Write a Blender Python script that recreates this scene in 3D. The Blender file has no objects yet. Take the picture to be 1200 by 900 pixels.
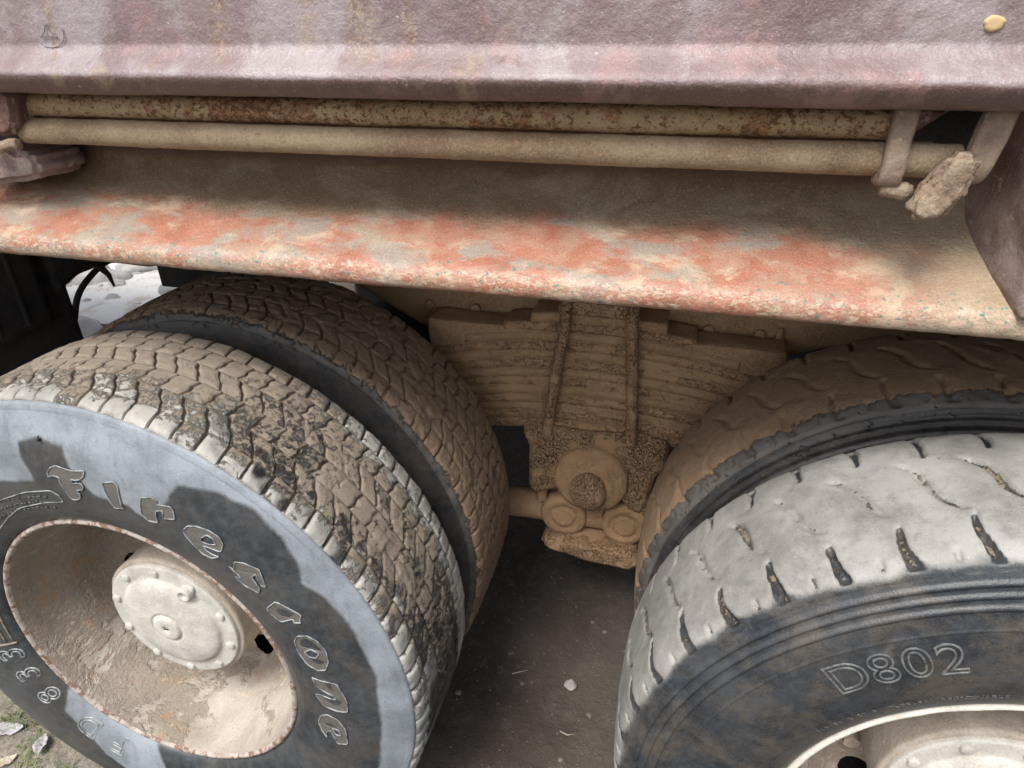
import bpy, bmesh, math, random
import numpy as np
from mathutils import Vector, Matrix, Euler
from mathutils.geometry import tessellate_polygon
sc = bpy.context.scene
C = sc.collection
PI = math.pi
# ------------------------------------------------------------ camera
cam_d = bpy.data.cameras.new('camera'); cam = bpy.data.objects.new('camera', cam_d); C.objects.link(cam)
cam.rotation_mode = 'XYZ'
cam.location = (0.87397556, -0.65889934, 1.01691687)
CR = Matrix(((0.96782, -0.11299, 0.22486), (0.25151, 0.46348, -0.84966), (-0.00822, 0.87888, 0.47698)))
cam.rotation_euler = CR.to_euler('XYZ')
cam_d.sensor_width = 36.0; cam_d.lens = 784.5 * 36.0 / 1200.0
cam_d.clip_start = 0.02; cam_d.clip_end = 500
sc.camera = cam
# ------------------------------------------------------------ daylight
SUN_EL, SUN_AZ = math.radians(58), math.radians(197)      # azimuth from +Y, clockwise seen from above
w = bpy.data.worlds.new('World'); sc.world = w; w.use_nodes = True
nt = w.node_tree; bg = nt.nodes['Background']
sky = nt.nodes.new('ShaderNodeTexSky'); sky.sky_type = 'NISHITA'; sky.sun_disc = False
sky.sun_elevation = SUN_EL; sky.sun_rotation = SUN_AZ; sky.air_density = 1.0; sky.dust_density = 3.5; sky.ozone_density = 1.0
hs = nt.nodes.new('ShaderNodeHueSaturation'); hs.inputs['Saturation'].default_value = 0.42
nt.links.new(sky.outputs[0], hs.inputs['Color']); nt.links.new(hs.outputs[0], bg.inputs[0]); bg.inputs[1].default_value = 0.13
sd = bpy.data.lights.new('sun', 'SUN'); sun = bpy.data.objects.new('sun', sd); C.objects.link(sun)
sd.energy = 1.9; sd.angle = math.radians(24); sd.color = (1.0, 0.97, 0.93)
dv = Vector((math.sin(SUN_AZ) * math.cos(SUN_EL), math.cos(SUN_AZ) * math.cos(SUN_EL), math.sin(SUN_EL)))
sun.rotation_euler = dv.to_track_quat('Z', 'Y').to_euler(); sun.location = dv * 20
sc.view_settings.view_transform = 'Standard'; sc.view_settings.look = 'None'
sc.view_settings.exposure = 0.74; sc.view_settings.gamma = 1.0
# ------------------------------------------------------------ numeric noise
def _h(ix, iy, iz, seed):
    n = (ix * 374761393 + iy * 668265263 + iz * 2147483647 + seed * 144665) & 0xffffffff
    n = ((n ^ (n >> 13)) * 1274126177) & 0xffffffff
    n = ((n ^ (n >> 16)) * 2246822519) & 0xffffffff
    return ((n ^ (n >> 15)) & 0xffffff) / float(0xffffff)
def vnoise(P, s, seed=0):
    P = np.asarray(P, float) * s
    I = np.floor(P).astype(np.int64); F = P - I; F = F * F * (3 - 2 * F)
    x, y, z = I[..., 0], I[..., 1], I[..., 2]; fx, fy, fz = F[..., 0], F[..., 1], F[..., 2]
    r = 0
    for dx in (0, 1):
        for dy in (0, 1):
            for dz in (0, 1):
                r = r + _h(x + dx, y + dy, z + dz, seed) * (fx if dx else 1 - fx) * (fy if dy else 1 - fy) * (fz if dz else 1 - fz)
    return r
def fbm(P, s, o=4, seed=0, g=0.5):
    t = 0; a = 1; n = 0
    for k in range(o):
        t = t + a * vnoise(P, s * 2 ** k, seed + 17 * k); n += a; a *= g
    return t / n
def ss(a, b, x):
    t = np.clip((x - a) / (b - a), 0, 1); return t * t * (3 - 2 * t)
def sdist(pts, poly):
    """signed distance to a closed polygon, positive inside"""
    P = np.asarray(pts); Q = np.asarray(poly, float); n = len(Q)
    d = np.full(len(P), 1e9); ins = np.zeros(len(P), bool)
    for i in range(n):
        a = Q[i]; b = Q[(i + 1) % n]; e = b - a; wv = P - a
        t = np.clip((wv @ e) / (e @ e + 1e-12), 0, 1)
        d = np.minimum(d, np.hypot(*(wv - t[:, None] * e).T))
        c = ((a[1] > P[:, 1]) != (b[1] > P[:, 1])) & (P[:, 0] < (b[0] - a[0]) * (P[:, 1] - a[1]) / (b[1] - a[1] + 1e-12) + a[0])
        ins ^= c
    return np.where(ins, d, -d)
# ------------------------------------------------------------ object helpers
def mesh(name, V, F, mat, smooth=True, attrs=None):
    V = np.asarray(V, np.float32)
    me = bpy.data.meshes.new(name)
    if isinstance(F, np.ndarray):
        k = F.shape[1]; nf = len(F)
        me.vertices.add(len(V)); me.vertices.foreach_set('co', V.ravel())
        me.loops.add(nf * k); me.loops.foreach_set('vertex_index', F.astype(np.int32).ravel())
        me.polygons.add(nf); me.polygons.foreach_set('loop_start', np.arange(0, nf * k, k, dtype=np.int32))
        me.update(calc_edges=True)
    else:
        me.from_pydata([tuple(map(float, v)) for v in V], [], F); me.update()
    me.polygons.foreach_set('use_smooth', np.full(len(me.polygons), smooth))
    for k, a in (attrs or {}).items():
        at = me.attributes.new(k, 'FLOAT', 'POINT'); at.data.foreach_set('value', np.asarray(a, np.float32).ravel())
    if mat: me.materials.append(mat)
    return me
def obj(name, me, parent=None, loc=(0, 0, 0), label=None, kind=None):
    o = bpy.data.objects.new(name, me); C.objects.link(o); o.location = loc
    if parent: o.parent = parent
    if label: o['label'] = label
    if kind: o['kind'] = kind
    return o
def mk(name, V, F, mat, parent=None, loc=(0, 0, 0), smooth=True, attrs=None, label=None, kind=None):
    return obj(name, mesh(name, V, F, mat, smooth, attrs), parent, loc, label, kind)
def quads(nu, nv, wrap=False, flip=False):
    """indices for a grid stored u-major (index = u*nv+v)"""
    U = nu if wrap else nu - 1
    i = np.arange(U)[:, None]; j = np.arange(nv - 1)[None, :]
    i2 = (i + 1) % nu
    q = np.stack([i * nv + j, i2 * nv + j, i2 * nv + j + 1, i * nv + j + 1], -1).reshape(-1, 4)
    return q[:, ::-1].copy() if flip else q
def lathe(prof, n=96):
    """prof (r, y) about the y axis"""
    p = np.asarray(prof, float); th = np.linspace(0, 2 * PI, n, endpoint=False)
    V = np.stack([np.cos(th)[:, None] * p[None, :, 0], np.broadcast_to(p[None, :, 1], (n, len(p))), np.sin(th)[:, None] * p[None, :, 0]], -1)
    return V.reshape(-1, 3), quads(n, len(p), True)
def dense(pts, step):
    out = []
    for a, b in zip(pts[:-1], pts[1:]):
        a = np.array(a, float); b = np.array(b, float); k = max(1, int(np.linalg.norm(b - a) / step))
        for i in range(k): out.append(a + (b - a) * i / k)
    out.append(np.array(pts[-1], float)); return np.array(out)
def chaikin(pts, n=2):
    P = [np.array(p, float) for p in pts]
    for _ in range(n):
        Q = [P[0]]
        for a, b in zip(P[:-1], P[1:]): Q += [a * .75 + b * .25, a * .25 + b * .75]
        Q.append(P[-1]); P = Q
    return P
def tube(path, rad, k=8, closed=False, cap=True):
    P = [Vector(p) for p in path]; n = len(P); V = []; F = []
    up = Vector((0, 1, 0)); prev = None
    for i, p in enumerate(P):
        if closed: t = P[(i + 1) % n] - P[i - 1]
        else: t = P[min(i + 1, n - 1)] - P[max(i - 1, 0)]
        t.normalize()
        if prev is None:
            a = t.cross(up if abs(t.dot(up)) < .95 else Vector((1, 0, 0))).normalized()
        else:
            a = (prev - t * prev.dot(t)).normalized()
        prev = a; b = t.cross(a)
        r = rad[i] if hasattr(rad, '__len__') else rad
        for j in range(k):
            an = 2 * PI * j / k; V.append(p + a * math.cos(an) * r + b * math.sin(an) * r)
    for i in range(n if closed else n - 1):
        for j in range(k):
            i2 = (i + 1) % n; F.append((i * k + j, i * k + (j + 1) % k, i2 * k + (j + 1) % k, i2 * k + j))
    if cap and not closed:
        F.append(tuple(range(k))[::-1]); F.append(tuple((n - 1) * k + j for j in range(k)))
    return [tuple(v) for v in V], F
def join(parts):
    V = []; F = []
    for v, f in parts:
        o = len(V); V += [tuple(x) for x in v]; F += [tuple(int(i) + o for i in q) for q in f]
    return V, F
def box(a, b, bev=0.003, seg=2, sub=0, rough=0, seed=0, M=None):
    """bevelled box between two corners, optionally subdivided and roughened"""
    bm = bmesh.new(); bmesh.ops.create_cube(bm, size=1)
    a = Vector(a); b = Vector(b); s = b - a; c = (a + b) / 2
    for v in bm.verts: v.co = Vector((v.co.x * s.x, v.co.y * s.y, v.co.z * s.z))
    if bev: bmesh.ops.bevel(bm, geom=list(bm.edges), offset=bev, segments=seg, affect='EDGES', profile=.6)
    if sub:
        L = max(s); 
        for _ in range(6):
            es = [e for e in bm.edges if e.calc_length() > sub]
            if not es: break
            bmesh.ops.subdivide_edges(bm, edges=es, cuts=1, use_grid_fill=True)
        bmesh.ops.triangulate(bm, faces=list(bm.faces))
    bm.normal_update()
    if rough:
        P = np.array([v.co + c for v in bm.verts]); n = (fbm(P, 28, 3, seed) - .5) * 2 * rough
        N = [v.normal.copy() for v in bm.verts]
        for v, d, q in zip(bm.verts, n, N): v.co += q * float(d)
    bm.verts.index_update()
    V = [(M @ v.co if M else v.co) + c for v in bm.verts]; F = [tuple(v.index for v in f.verts) for f in bm.faces]
    bm.free(); return V, F
def extrude_poly(poly, y0, y1, bev=.003):
    """polygon in (x,z) extruded along y, bevelled"""
    bm = bmesh.new(); vs = [bm.verts.new((x, y0, z)) for x, z in poly]; f = bm.faces.new(vs)
    r = bmesh.ops.extrude_face_region(bm, geom=[f])
    for v in r['geom']:
        if isinstance(v, bmesh.types.BMVert): v.co.y = y1
    bmesh.ops.recalc_face_normals(bm, faces=list(bm.faces))
    if bev: bmesh.ops.bevel(bm, geom=list(bm.edges), offset=bev, segments=2, affect='EDGES')
    bm.verts.index_update(); V = [v.co.copy() for v in bm.verts]; F = [tuple(v.index for v in f.verts) for f in bm.faces]
    bm.free(); return V, F
def lumpy(name, VF, mat, parent, sub=.012, amp=.004, scale=30, seed=0, label=None, kind=None, loc=(0, 0, 0)):
    """densify a closed shape and roughen it as crusted dirt does"""
    bm = bmesh.new(); vs = [bm.verts.new(v) for v in VF[0]]
    for f in VF[1]:
        try: bm.faces.new([vs[i] for i in f])
        except ValueError: pass
    bmesh.ops.recalc_face_normals(bm, faces=list(bm.faces))
    bmesh.ops.triangulate(bm, faces=[f for f in bm.faces if len(f.verts) > 4])
    for _ in range(7):
        es = [e for e in bm.edges if e.calc_length() > sub]
        if not es: break
        bmesh.ops.subdivide_edges(bm, edges=es, cuts=1, use_grid_fill=True)
        bmesh.ops.triangulate(bm, faces=[f for f in bm.faces if len(f.verts) > 4])
    bm.normal_update(); bm.verts.index_update()
    P = np.array([v.co[:] for v in bm.verts]); N = np.array([v.normal[:] for v in bm.verts])
    d = (fbm(P, scale, 4, seed, .55) - .5) * 2 * amp
    P = P + N * d[:, None]
    F = [tuple(v.index for v in f.verts) for f in bm.faces]; bm.free()
    return mk(name, P, F, mat, parent, loc, True, None, label, kind)
# ------------------------------------------------------------ node helpers
class N:
    def __init__(s, name):
        s.m = bpy.data.materials.new(name); s.m.use_nodes = True; s.t = s.m.node_tree
        s.b = s.t.nodes['Principled BSDF']; s.tc = s.t.nodes.new('ShaderNodeTexCoord')
    def n(s, t): return s.t.nodes.new(t)
    def l(s, a, b): s.t.links.new(a, b)
    def put(s, v, sock):
        if isinstance(v, bpy.types.NodeSocket): s.l(v, sock)
        elif isinstance(v, (tuple, list)): sock.default_value = tuple(v) + ((1,) if len(v) == 3 and sock.type == 'RGBA' else ())
        else: sock.default_value = v
    def co(s, sc3=(1, 1, 1)):
        mp = s.n('ShaderNodeMapping'); s.l(s.tc.outputs['Object'], mp.inputs[0]); mp.inputs['Scale'].default_value = sc3
        return mp.outputs[0]
    def noise(s, scale, detail=5, rough=.6, dist=0, stretch=(1, 1, 1), off=0):
        x = s.n('ShaderNodeTexNoise'); x.noise_dimensions = '4D'; s.l(s.co(stretch), x.inputs['Vector']); x.inputs['W'].default_value = off
        x.inputs['Scale'].default_value = scale; x.inputs['Detail'].default_value = detail; x.inputs['Roughness'].default_value = rough; x.inputs['Distortion'].default_value = dist
        return x.outputs['Fac']
    def voro(s, scale, feat='F1', stretch=(1, 1, 1), rnd=1):
        x = s.n('ShaderNodeTexVoronoi'); x.feature = feat; s.l(s.co(stretch), x.inputs['Vector']); x.inputs['Scale'].default_value = scale; x.inputs['Randomness'].default_value = rnd
        return x.outputs['Distance']
    def attr(s, name):
        x = s.n('ShaderNodeAttribute'); x.attribute_name = name; return x.outputs['Fac']
    def ma(s, op, a, b=0.0, c=None, clamp=False):
        x = s.n('ShaderNodeMath'); x.operation = op; x.use_clamp = clamp; s.put(a, x.inputs[0]); s.put(b, x.inputs[1])
        if c is not None: s.put(c, x.inputs[2])
        return x.outputs[0]
    def step(s, v, lo, hi, a=0.0, b=1.0):
        x = s.n('ShaderNodeMapRange'); x.interpolation_type = 'SMOOTHSTEP'; s.put(v, x.inputs[0])
        for i, q in enumerate((lo, hi, a, b)): s.put(q, x.inputs[i + 1])
        return x.outputs[0]
    def mix(s, f, a, b):
        x = s.n('ShaderNodeMix'); x.data_type = 'RGBA'; s.put(f, x.inputs[0]); s.put(a, x.inputs[6]); s.put(b, x.inputs[7]); return x.outputs[2]
    def mixf(s, f, a, b):
        x = s.n('ShaderNodeMix'); x.data_type = 'FLOAT'; s.put(f, x.inputs[0]); s.put(a, x.inputs[2]); s.put(b, x.inputs[3]); return x.outputs[0]
    def xyz(s, geo=False):
        x = s.n('ShaderNodeSeparateXYZ'); s.l(s.tc.outputs['Object'], x.inputs[0]); return x.outputs
    def bump(s, h, strength=.5, dist=.002, prev=None):
        x = s.n('ShaderNodeBump'); s.put(h, x.inputs['Height']); x.inputs['Strength'].default_value = strength; x.inputs['Distance'].default_value = dist
        if prev: s.l(prev, x.inputs['Normal'])
        return x.outputs[0]
    def out(s, col, rough, nrm=None, metal=0.0, spec=0.5):
        s.put(col, s.b.inputs['Base Color']); s.put(rough, s.b.inputs['Roughness']); s.put(metal, s.b.inputs['Metallic']); s.put(spec, s.b.inputs['Specular IOR Level'])
        if nrm: s.l(nrm, s.b.inputs['Normal'])
        return s.m
def flatmat(name, col, rough=.8):
    q = N(name); v = q.noise(25, 5); return q.out(q.mix(v, tuple(c * .7 for c in col), tuple(min(1, c * 1.25) for c in col)), rough, q.bump(q.noise(180, 4), .4, .001))
# ------------------------------------------------------------ materials
def mat_rubber(name, rubber, dust, mud, mudtex=1.0, film=.15):
    """worn rubber; point attribute 'dust' (signed metres) gives the dried film, 'mud' 0..1 the caked soil"""
    q = N(name)
    n1 = q.noise(9, 6, .65); n2 = q.noise(60, 6, .7, off=3); n3 = q.noise(420, 3, .6, off=5); lump = q.noise(110, 5, .65, .3, off=9)
    rb = q.mix(q.step(n2, .35, .75), tuple(c * .65 for c in rubber), tuple(c * 1.5 for c in rubber))
    rb = q.mix(q.ma('MULTIPLY', q.step(n1, .42, .72), .30), rb, tuple(.4 * a + .6 * b for a, b in zip(dust, rubber)))
    bf = q.ma('MULTIPLY', q.step(q.ma('ADD', q.noise(11, 6, .7, .5, off=47), q.ma('MULTIPLY', q.ma('SUBTRACT', n3, .5), .4)), .40, .66), film); rb = q.mix(bf, rb, tuple(c * .55 for c in mud))
    streak = q.noise(40, 4, .6, .2, (1, 1, .25), 2)
    ds = q.mix(q.step(n1, .35, .65), tuple(c * .72 for c in dust), tuple(min(1, c * 1.15) for c in dust))
    ds = q.mix(q.ma('MULTIPLY', q.step(streak, .52, .75), .55), ds, tuple(c * .45 + r * .3 for c, r in zip(dust, rubber)))
    ds = q.mix(q.ma('MULTIPLY', q.step(n3, .56, .72), .55), ds, tuple(min(1, c * 1.5) for c in dust))
    blot = q.noise(17, 7, .75, .8, off=23); ds = q.mix(q.ma('MULTIPLY', q.step(blot, .50, .68), .55), ds, tuple(c * .5 for c in dust))
    ds = q.mix(q.ma('MULTIPLY', q.step(q.noise(240, 4, .7, off=27), .60, .66), .5), ds, tuple(c * .35 for c in dust))
    dd = q.ma('ADD', q.attr('dust'), q.ma('MULTIPLY', q.ma('SUBTRACT', n2, .5), .005))
    fd = q.step(q.ma('ADD', dd, q.ma('MULTIPLY', q.ma('SUBTRACT', q.noise(16, 5, .6, .4, off=37), .5), .012)), -.0040, .0045)
    md = q.mix(lump, tuple(c * .55 for c in mud), tuple(min(1, c * 1.35) for c in mud))
    md = q.mix(q.ma('MULTIPLY', q.step(n3, .55, .72), .5), md, tuple(c * .4 for c in mud))
    fm = q.step(q.ma('ADD', q.attr('mud'), q.ma('MULTIPLY', q.ma('SUBTRACT', q.noise(75, 6, .7, .5, off=12), .5), 1.3)), .42, .58)
    col = q.mix(fm, q.mix(fd, rb, ds), md)
    ro = q.mixf(fm, q.mixf(fd, q.mixf(n2, .27, .46), .58), .93)
    b1 = q.bump(n3, .6, .0010); b2 = q.bump(lump, .4, .0014, b1)
    hm = q.ma('MULTIPLY', fm, q.ma('ADD', .6, q.ma('MULTIPLY', q.noise(200, 6, .8, .8, off=4), mudtex)))
    b3 = q.bump(hm, 1.0, .006, b2)
    return q.out(col, ro, b3, spec=.45)
M_T1 = mat_rubber('rubber_blue_dust', (.040, .046, .051), (.25, .277, .30), (.30, .235, .17), 1.0, .22)
M_T1tread = mat_rubber('rubber_tread', (.022, .022, .024), (.37, .355, .32), (.315, .26, .20), .5)
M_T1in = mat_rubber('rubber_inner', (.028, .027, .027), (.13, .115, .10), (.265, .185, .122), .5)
M_T2 = mat_rubber('rubber_lug', (.030, .036, .043), (.325, .315, .29), (.28, .225, .165), .5, .5)
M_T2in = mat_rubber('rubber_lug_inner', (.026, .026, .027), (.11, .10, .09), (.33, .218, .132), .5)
def mat_letter():
    q = N('letter_rubber'); return q.out(q.mix(q.noise(150, 4), (.07, .066, .06), (.17, .158, .14)), .55, q.bump(q.noise(300, 3), .4, .0006))
M_LET = mat_letter()
def mat_edge():
    q = N('letter_edge_rubber'); return q.out(q.mix(q.step(q.noise(60, 4), .36, .60), (.11, .12, .12), (.34, .36, .36)), .4)
M_LEDGE = mat_edge()
def mat_mud(name, base, hole=1.0, scale=1.0):
    """caked road dirt with the spongy pitted skin that spray leaves"""
    q = N(name); n1 = q.noise(7, 6, .6); n2 = q.noise(45, 6, .7, off=3); pit = q.noise(150 * scale, 4, .62, 1.2, off=7); fine = q.noise(600, 3, .6)
    region = q.step(q.noise(12, 4, .6, off=21), .40, .54)
    col = q.mix(n1, tuple(c * .72 for c in base), tuple(min(1, c * 1.3) for c in base))
    col = q.mix(q.ma('MULTIPLY', q.step(n2, .5, .8), .35), col, tuple(c * .55 for c in base))
    pm = q.ma('MULTIPLY', q.step(pit, .50, .40), q.ma('MULTIPLY', region, hole))
    col = q.mix(pm, col, tuple(c * .22 for c in base))
    gr = q.noise(260, 5, .8, .6, off=61); col = q.mix(q.ma('MULTIPLY', q.step(gr, .47, .37), .5), col, tuple(c * .45 for c in base)); b1 = q.bump(gr, .7, .003); b2 = q.bump(q.noise(70, 5, .65, .4, off=2), .7, .005, b1)
    b3 = q.bump(q.ma('SUBTRACT', 1.0, pm), 1.0, .006, b2)
    return q.out(col, .95, b3, spec=.2)
M_MUD = mat_mud('caked_mud', (.50, .315, .18), .5); M_MUD2 = mat_mud('smooth_mud', (.49, .315, .18), .15)
M_MUDp = mat_mud('pitted_mud', (.48, .31, .18), 1.0, 1.7)
def mat_rim():
    q = N('dusty_rim'); n1 = q.noise(8, 6, .6, .3); n2 = q.noise(50, 6, .7, off=4); n3 = q.noise(300, 3, off=8)
    o = q.xyz(); 
    col = q.mix(q.step(n1, .3, .7), (.31, .265, .215), (.50, .45, .385))
    crust = q.step(q.ma('ADD', q.noise(8, 6, .7, .5, off=15), q.ma('MULTIPLY', o[0], -.35)), .49, .56)
    col = q.mix(q.ma('MULTIPLY', crust, .7), col, q.mix(n2, (.24, .195, .15), (.36, .30, .24)))
    rust = q.ma('MULTIPLY', q.step(q.noise(38, 5, .7, .4, off=11), .55, .63), q.step(q.noise(7, 2, .5, off=31), .45, .6))
    col = q.mix(q.ma('MULTIPLY', rust, .55), col, (.45, .22, .09))
    chip = q.ma('MULTIPLY', q.step(q.noise(70, 5, .7, off=41), .57, .62), q.step(q.noise(7, 3, off=43), .50, .58))
    col = q.mix(q.ma('MULTIPLY', chip, .4), col, (.78, .66, .50))
    g2 = q.noise(300, 5, .75, off=93); col = q.mix(q.ma('MULTIPLY', q.step(g2, .47, .37), .45), col, (.16, .12, .09)); nr = q.bump(g2, .6, .0016); nr = q.bump(q.ma('MULTIPLY', q.noise(90, 5, .7, .8, off=2), q.ma('ADD', .35, crust)), .9, .006, nr)
    return q.out(col, .88, nr, spec=.25)
M_RIM = mat_rim()
def mat_simple_dust(name, c0, c1, sc=30, rough=.8, bumpd=.0015, rust=None, rth=.62):
    q = N(name); n = q.noise(sc, 6, .65); col = q.mix(q.step(n, .3, .7), c0, c1)
    if rust: col = q.mix(q.step(q.noise(sc * 1.6, 6, .72, .3, off=9), rth, rth + .05), col, rust)
    g2 = q.noise(300, 5, .75, off=93); col = q.mix(q.ma('MULTIPLY', q.step(g2, .50, .68), .4), col, tuple(min(1, c * 1.3) for c in c1)); col = q.mix(q.ma('MULTIPLY', q.step(g2, .46, .36), .4), col, tuple(c * .55 for c in c0))
    b = q.bump(g2, .6, .0014); b = q.bump(q.noise(90, 5, .65, off=3), .65, bumpd * 1.6, b)
    return q.out(col, rough, b, spec=.3)
M_HUB = mat_simple_dust('dusty_hub', (.42, .40, .355), (.60, .575, .52), 22, .85, .0015)
M_DRUM = mat_simple_dust('dusty_drum', (.32, .27, .21), (.50, .44, .37), 14, .9, .002)
M_FLANGE = mat_simple_dust('rim_lip_paint', (.30, .25, .21), (.50, .45, .40), 40, .6, .001, (.20, .11, .075), .50)
M_FLANGE2 = mat_simple_dust('rim_lip_cream', (.62, .57, .49), (.78, .73, .65), 40, .6, .001, (.40, .27, .17), .66)
M_BLACK = mat_simple_dust('sooty_steel', (.028, .026, .026), (.06, .055, .052), 12, .8)
M_FLAP = mat_simple_dust('flap_rubber', (.030, .029, .030), (.075, .07, .066), 9, .85, .002)
def mat_panel():
    """old purple-brown body paint, brushed on thick, wet film drying in runs"""
    q = N('purple_body_paint'); o = q.xyz()
    n1 = q.noise(6, 6, .65, .3, (1, 1, .5)); n2 = q.noise(70, 6, .7, off=3); n3 = q.noise(330, 4, .65, off=6); run = q.noise(9, 5, .6, .4, (1, 1, .45), 14)
    col = q.mix(q.step(n1, .35, .65), (.175, .115, .11), (.255, .185, .185))
    up = q.step(q.ma('ADD', o[2], q.ma('MULTIPLY', q.ma('SUBTRACT', q.noise(7, 4, off=81), .5), .014)), 1.4805, 1.4855)
    col = q.mix(q.ma('SUBTRACT', 1.0, up), col, q.mix(n2, (.105, .062, .052), (.155, .097, .083)))  # rail's down-facing side darkened in the colour, imitating its shade
    film = q.ma('MULTIPLY', q.step(q.ma('ADD', run, q.ma('MULTIPLY', q.ma('SUBTRACT', n2, .5), .25)), .42, .60), up)
    col = q.mix(q.ma('MULTIPLY', film, .5), col, (.43, .395, .405))
    cl = q.ma('ADD', q.ma('MULTIPLY', n2, .35), q.noise(9, 3, .5, off=33))
    streak = q.ma('MULTIPLY', q.step(q.noise(13, 3, .5, .1, (1, 1, .06), 51), .60, .68), q.step(n2, .38, .6))
    col = q.mix(q.ma('MULTIPLY', streak, .55), col, (.34, .24, .15))
    for cx, wd in ((-.365, .020), (-.185, .024), (-.135, .010), (-.60, .008)):
        gx = q.ma('SUBTRACT', q.ma('ADD', o[0], q.ma('MULTIPLY', q.ma('SUBTRACT', q.noise(30, 4, .6, off=120), .5), .03)), cx)
        gm = q.step(q.ma('ABSOLUTE', gx), wd, wd * .35); gm = q.ma('MULTIPLY', gm, q.ma('MULTIPLY', q.step(q.noise(80, 5, .75, off=121), .40, .58), q.step(o[2], 1.487, 1.505)))
        col = q.mix(q.ma('MULTIPLY', gm, .75), col, q.mix(q.step(q.noise(140, 4, .7, off=122), .52, .58), (.22, .145, .10), (.40, .30, .19)))
    pink = q.ma('MULTIPLY', q.step(cl, .76, .84), .5)
    col = q.mix(pink, col, (.32, .185, .17))
    spk = q.step(q.noise(180, 3, .6, off=61), .69, .72)
    col = q.mix(q.ma('MULTIPLY', spk, .7), col, (.62, .54, .45))
    g2 = q.noise(420, 4, .7, .5, off=90); col = q.mix(q.ma('MULTIPLY', q.step(g2, .54, .66), .22), col, (.60, .56, .57)); col = q.mix(q.ma('MULTIPLY', q.step(g2, .44, .34), .3), col, (.13, .09, .09))
    st = q.ma('MULTIPLY', q.step(q.noise(5, 4, .6, .3, (1, 1, .25), 101), .54, .66), q.step(q.noise(90, 5, .75, off=103), .42, .60)); col = q.mix(q.ma('MULTIPLY', st, .7), col, (.27, .18, .11)); b = q.bump(n3, .4, .0014); b = q.bump(n2, .7, .0032, b); b = q.bump(q.noise(120, 5, .65, .2, off=71), .5, .0022, b)
    return q.out(col, q.mixf(film, .36, .27), b, spec=.6)
M_PANEL = mat_panel()
def mat_ledge():
    """orange-red primer showing through worn grey, cream and teal coats; soil in the corner"""
    q = N('worn_red_ledge'); yy = q.attr('run'); 
    n1 = q.noise(19, 5, .6, .35, (.5, 1, 1)); n2 = q.noise(55, 6, .7, .2, (.6, 1, 1), 5); n3 = q.noise(300, 4, .7, off=8); nb = q.noise(4.5, 4, .55, off=17)
    red = q.mix(q.step(q.noise(24, 5, off=2), .35, .65), (.35, .13, .078), (.43, .19, .125))
    grey = q.mix(n2, (.25, .20, .165), (.40, .33, .265))
    col = q.mix(q.step(q.ma('ADD', n1, q.ma('MULTIPLY', q.ma('SUBTRACT', n2, .5), .12)), .48, .60), red, grey)
    crm = q.step(q.noise(20, 6, .68, .5, (.7, 1, 1), 29), .52, .64)
    col = q.mix(q.ma('MULTIPLY', crm, .7), col, q.mix(n2, (.46, .34, .22), (.66, .54, .39)))
    soil = q.mix(n2, (.125, .082, .044), (.25, .18, .105))
    sf = q.step(q.ma('ADD', yy, q.ma('ADD', q.ma('MULTIPLY', q.ma('SUBTRACT', nb, .5), .35), q.ma('MULTIPLY', q.ma('SUBTRACT', n2, .5), .25))), .50, .62)
    col = q.mix(q.ma('MULTIPLY', sf, .93), col, soil)
    dustx = q.ma('MULTIPLY', q.step(q.ma('ADD', q.xyz()[0], q.ma('MULTIPLY', nb, .35)), .50, .66), .85)
    col = q.mix(dustx, col, q.mix(n2, (.28, .22, .145), (.46, .38, .27)))
    haze = q.noise(15, 6, .7, .6, (.6, 1, 1), 91); col = q.mix(q.ma('MULTIPLY', q.step(haze, .46, .66), .50), col, q.mix(n2, (.32, .25, .17), (.50, .41, .30)))
    g2 = q.noise(380, 4, .7, off=93); col = q.mix(q.ma('MULTIPLY', q.step(g2, .54, .66), .35), col, (.66, .55, .44)); col = q.mix(q.ma('MULTIPLY', q.step(g2, .44, .34), .5), col, (.12, .06, .045))
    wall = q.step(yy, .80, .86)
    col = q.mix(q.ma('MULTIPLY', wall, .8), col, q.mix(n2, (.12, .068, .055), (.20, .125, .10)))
    lip = q.ma('MULTIPLY', q.step(yy, .30, .18), q.step(yy, .02, .08))
    chips = q.step(q.ma('ADD', q.noise(150, 5, .8, .3, (.6, 1, 1), 37), q.ma('MULTIPLY', q.noise(16, 3, off=39), .3)), .675, .71)
    col = q.mix(q.ma('MULTIPLY', lip, chips), col, q.mix(q.noise(130, 2, off=44), (.38, .24, .15), (.66, .53, .41)))
    teal = q.ma('MULTIPLY', q.ma('MULTIPLY', q.step(q.noise(170, 4, .6, .2, (.8, 1, 1), 47), .605, .63), q.step(yy, .40, .28)), q.step(q.noise(6, 3, off=58), .42, .5))
    col = q.mix(teal, col, (.07, .22, .18))
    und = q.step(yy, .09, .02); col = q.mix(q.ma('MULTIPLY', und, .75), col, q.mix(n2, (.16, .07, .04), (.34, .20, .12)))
    b = q.bump(n3, .6, .0020); b = q.bump(n2, .65, .0028, b); b = q.bump(q.ma('MULTIPLY', q.noise(130, 5, .7, .6, off=66), q.ma('ADD', .3, sf)), .7, .003, b)
    return q.out(col, q.mixf(sf, q.mixf(lip, q.mixf(crm, .38, .5), .24), .92), b, spec=.5)
M_LEDGEP = mat_ledge()
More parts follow.
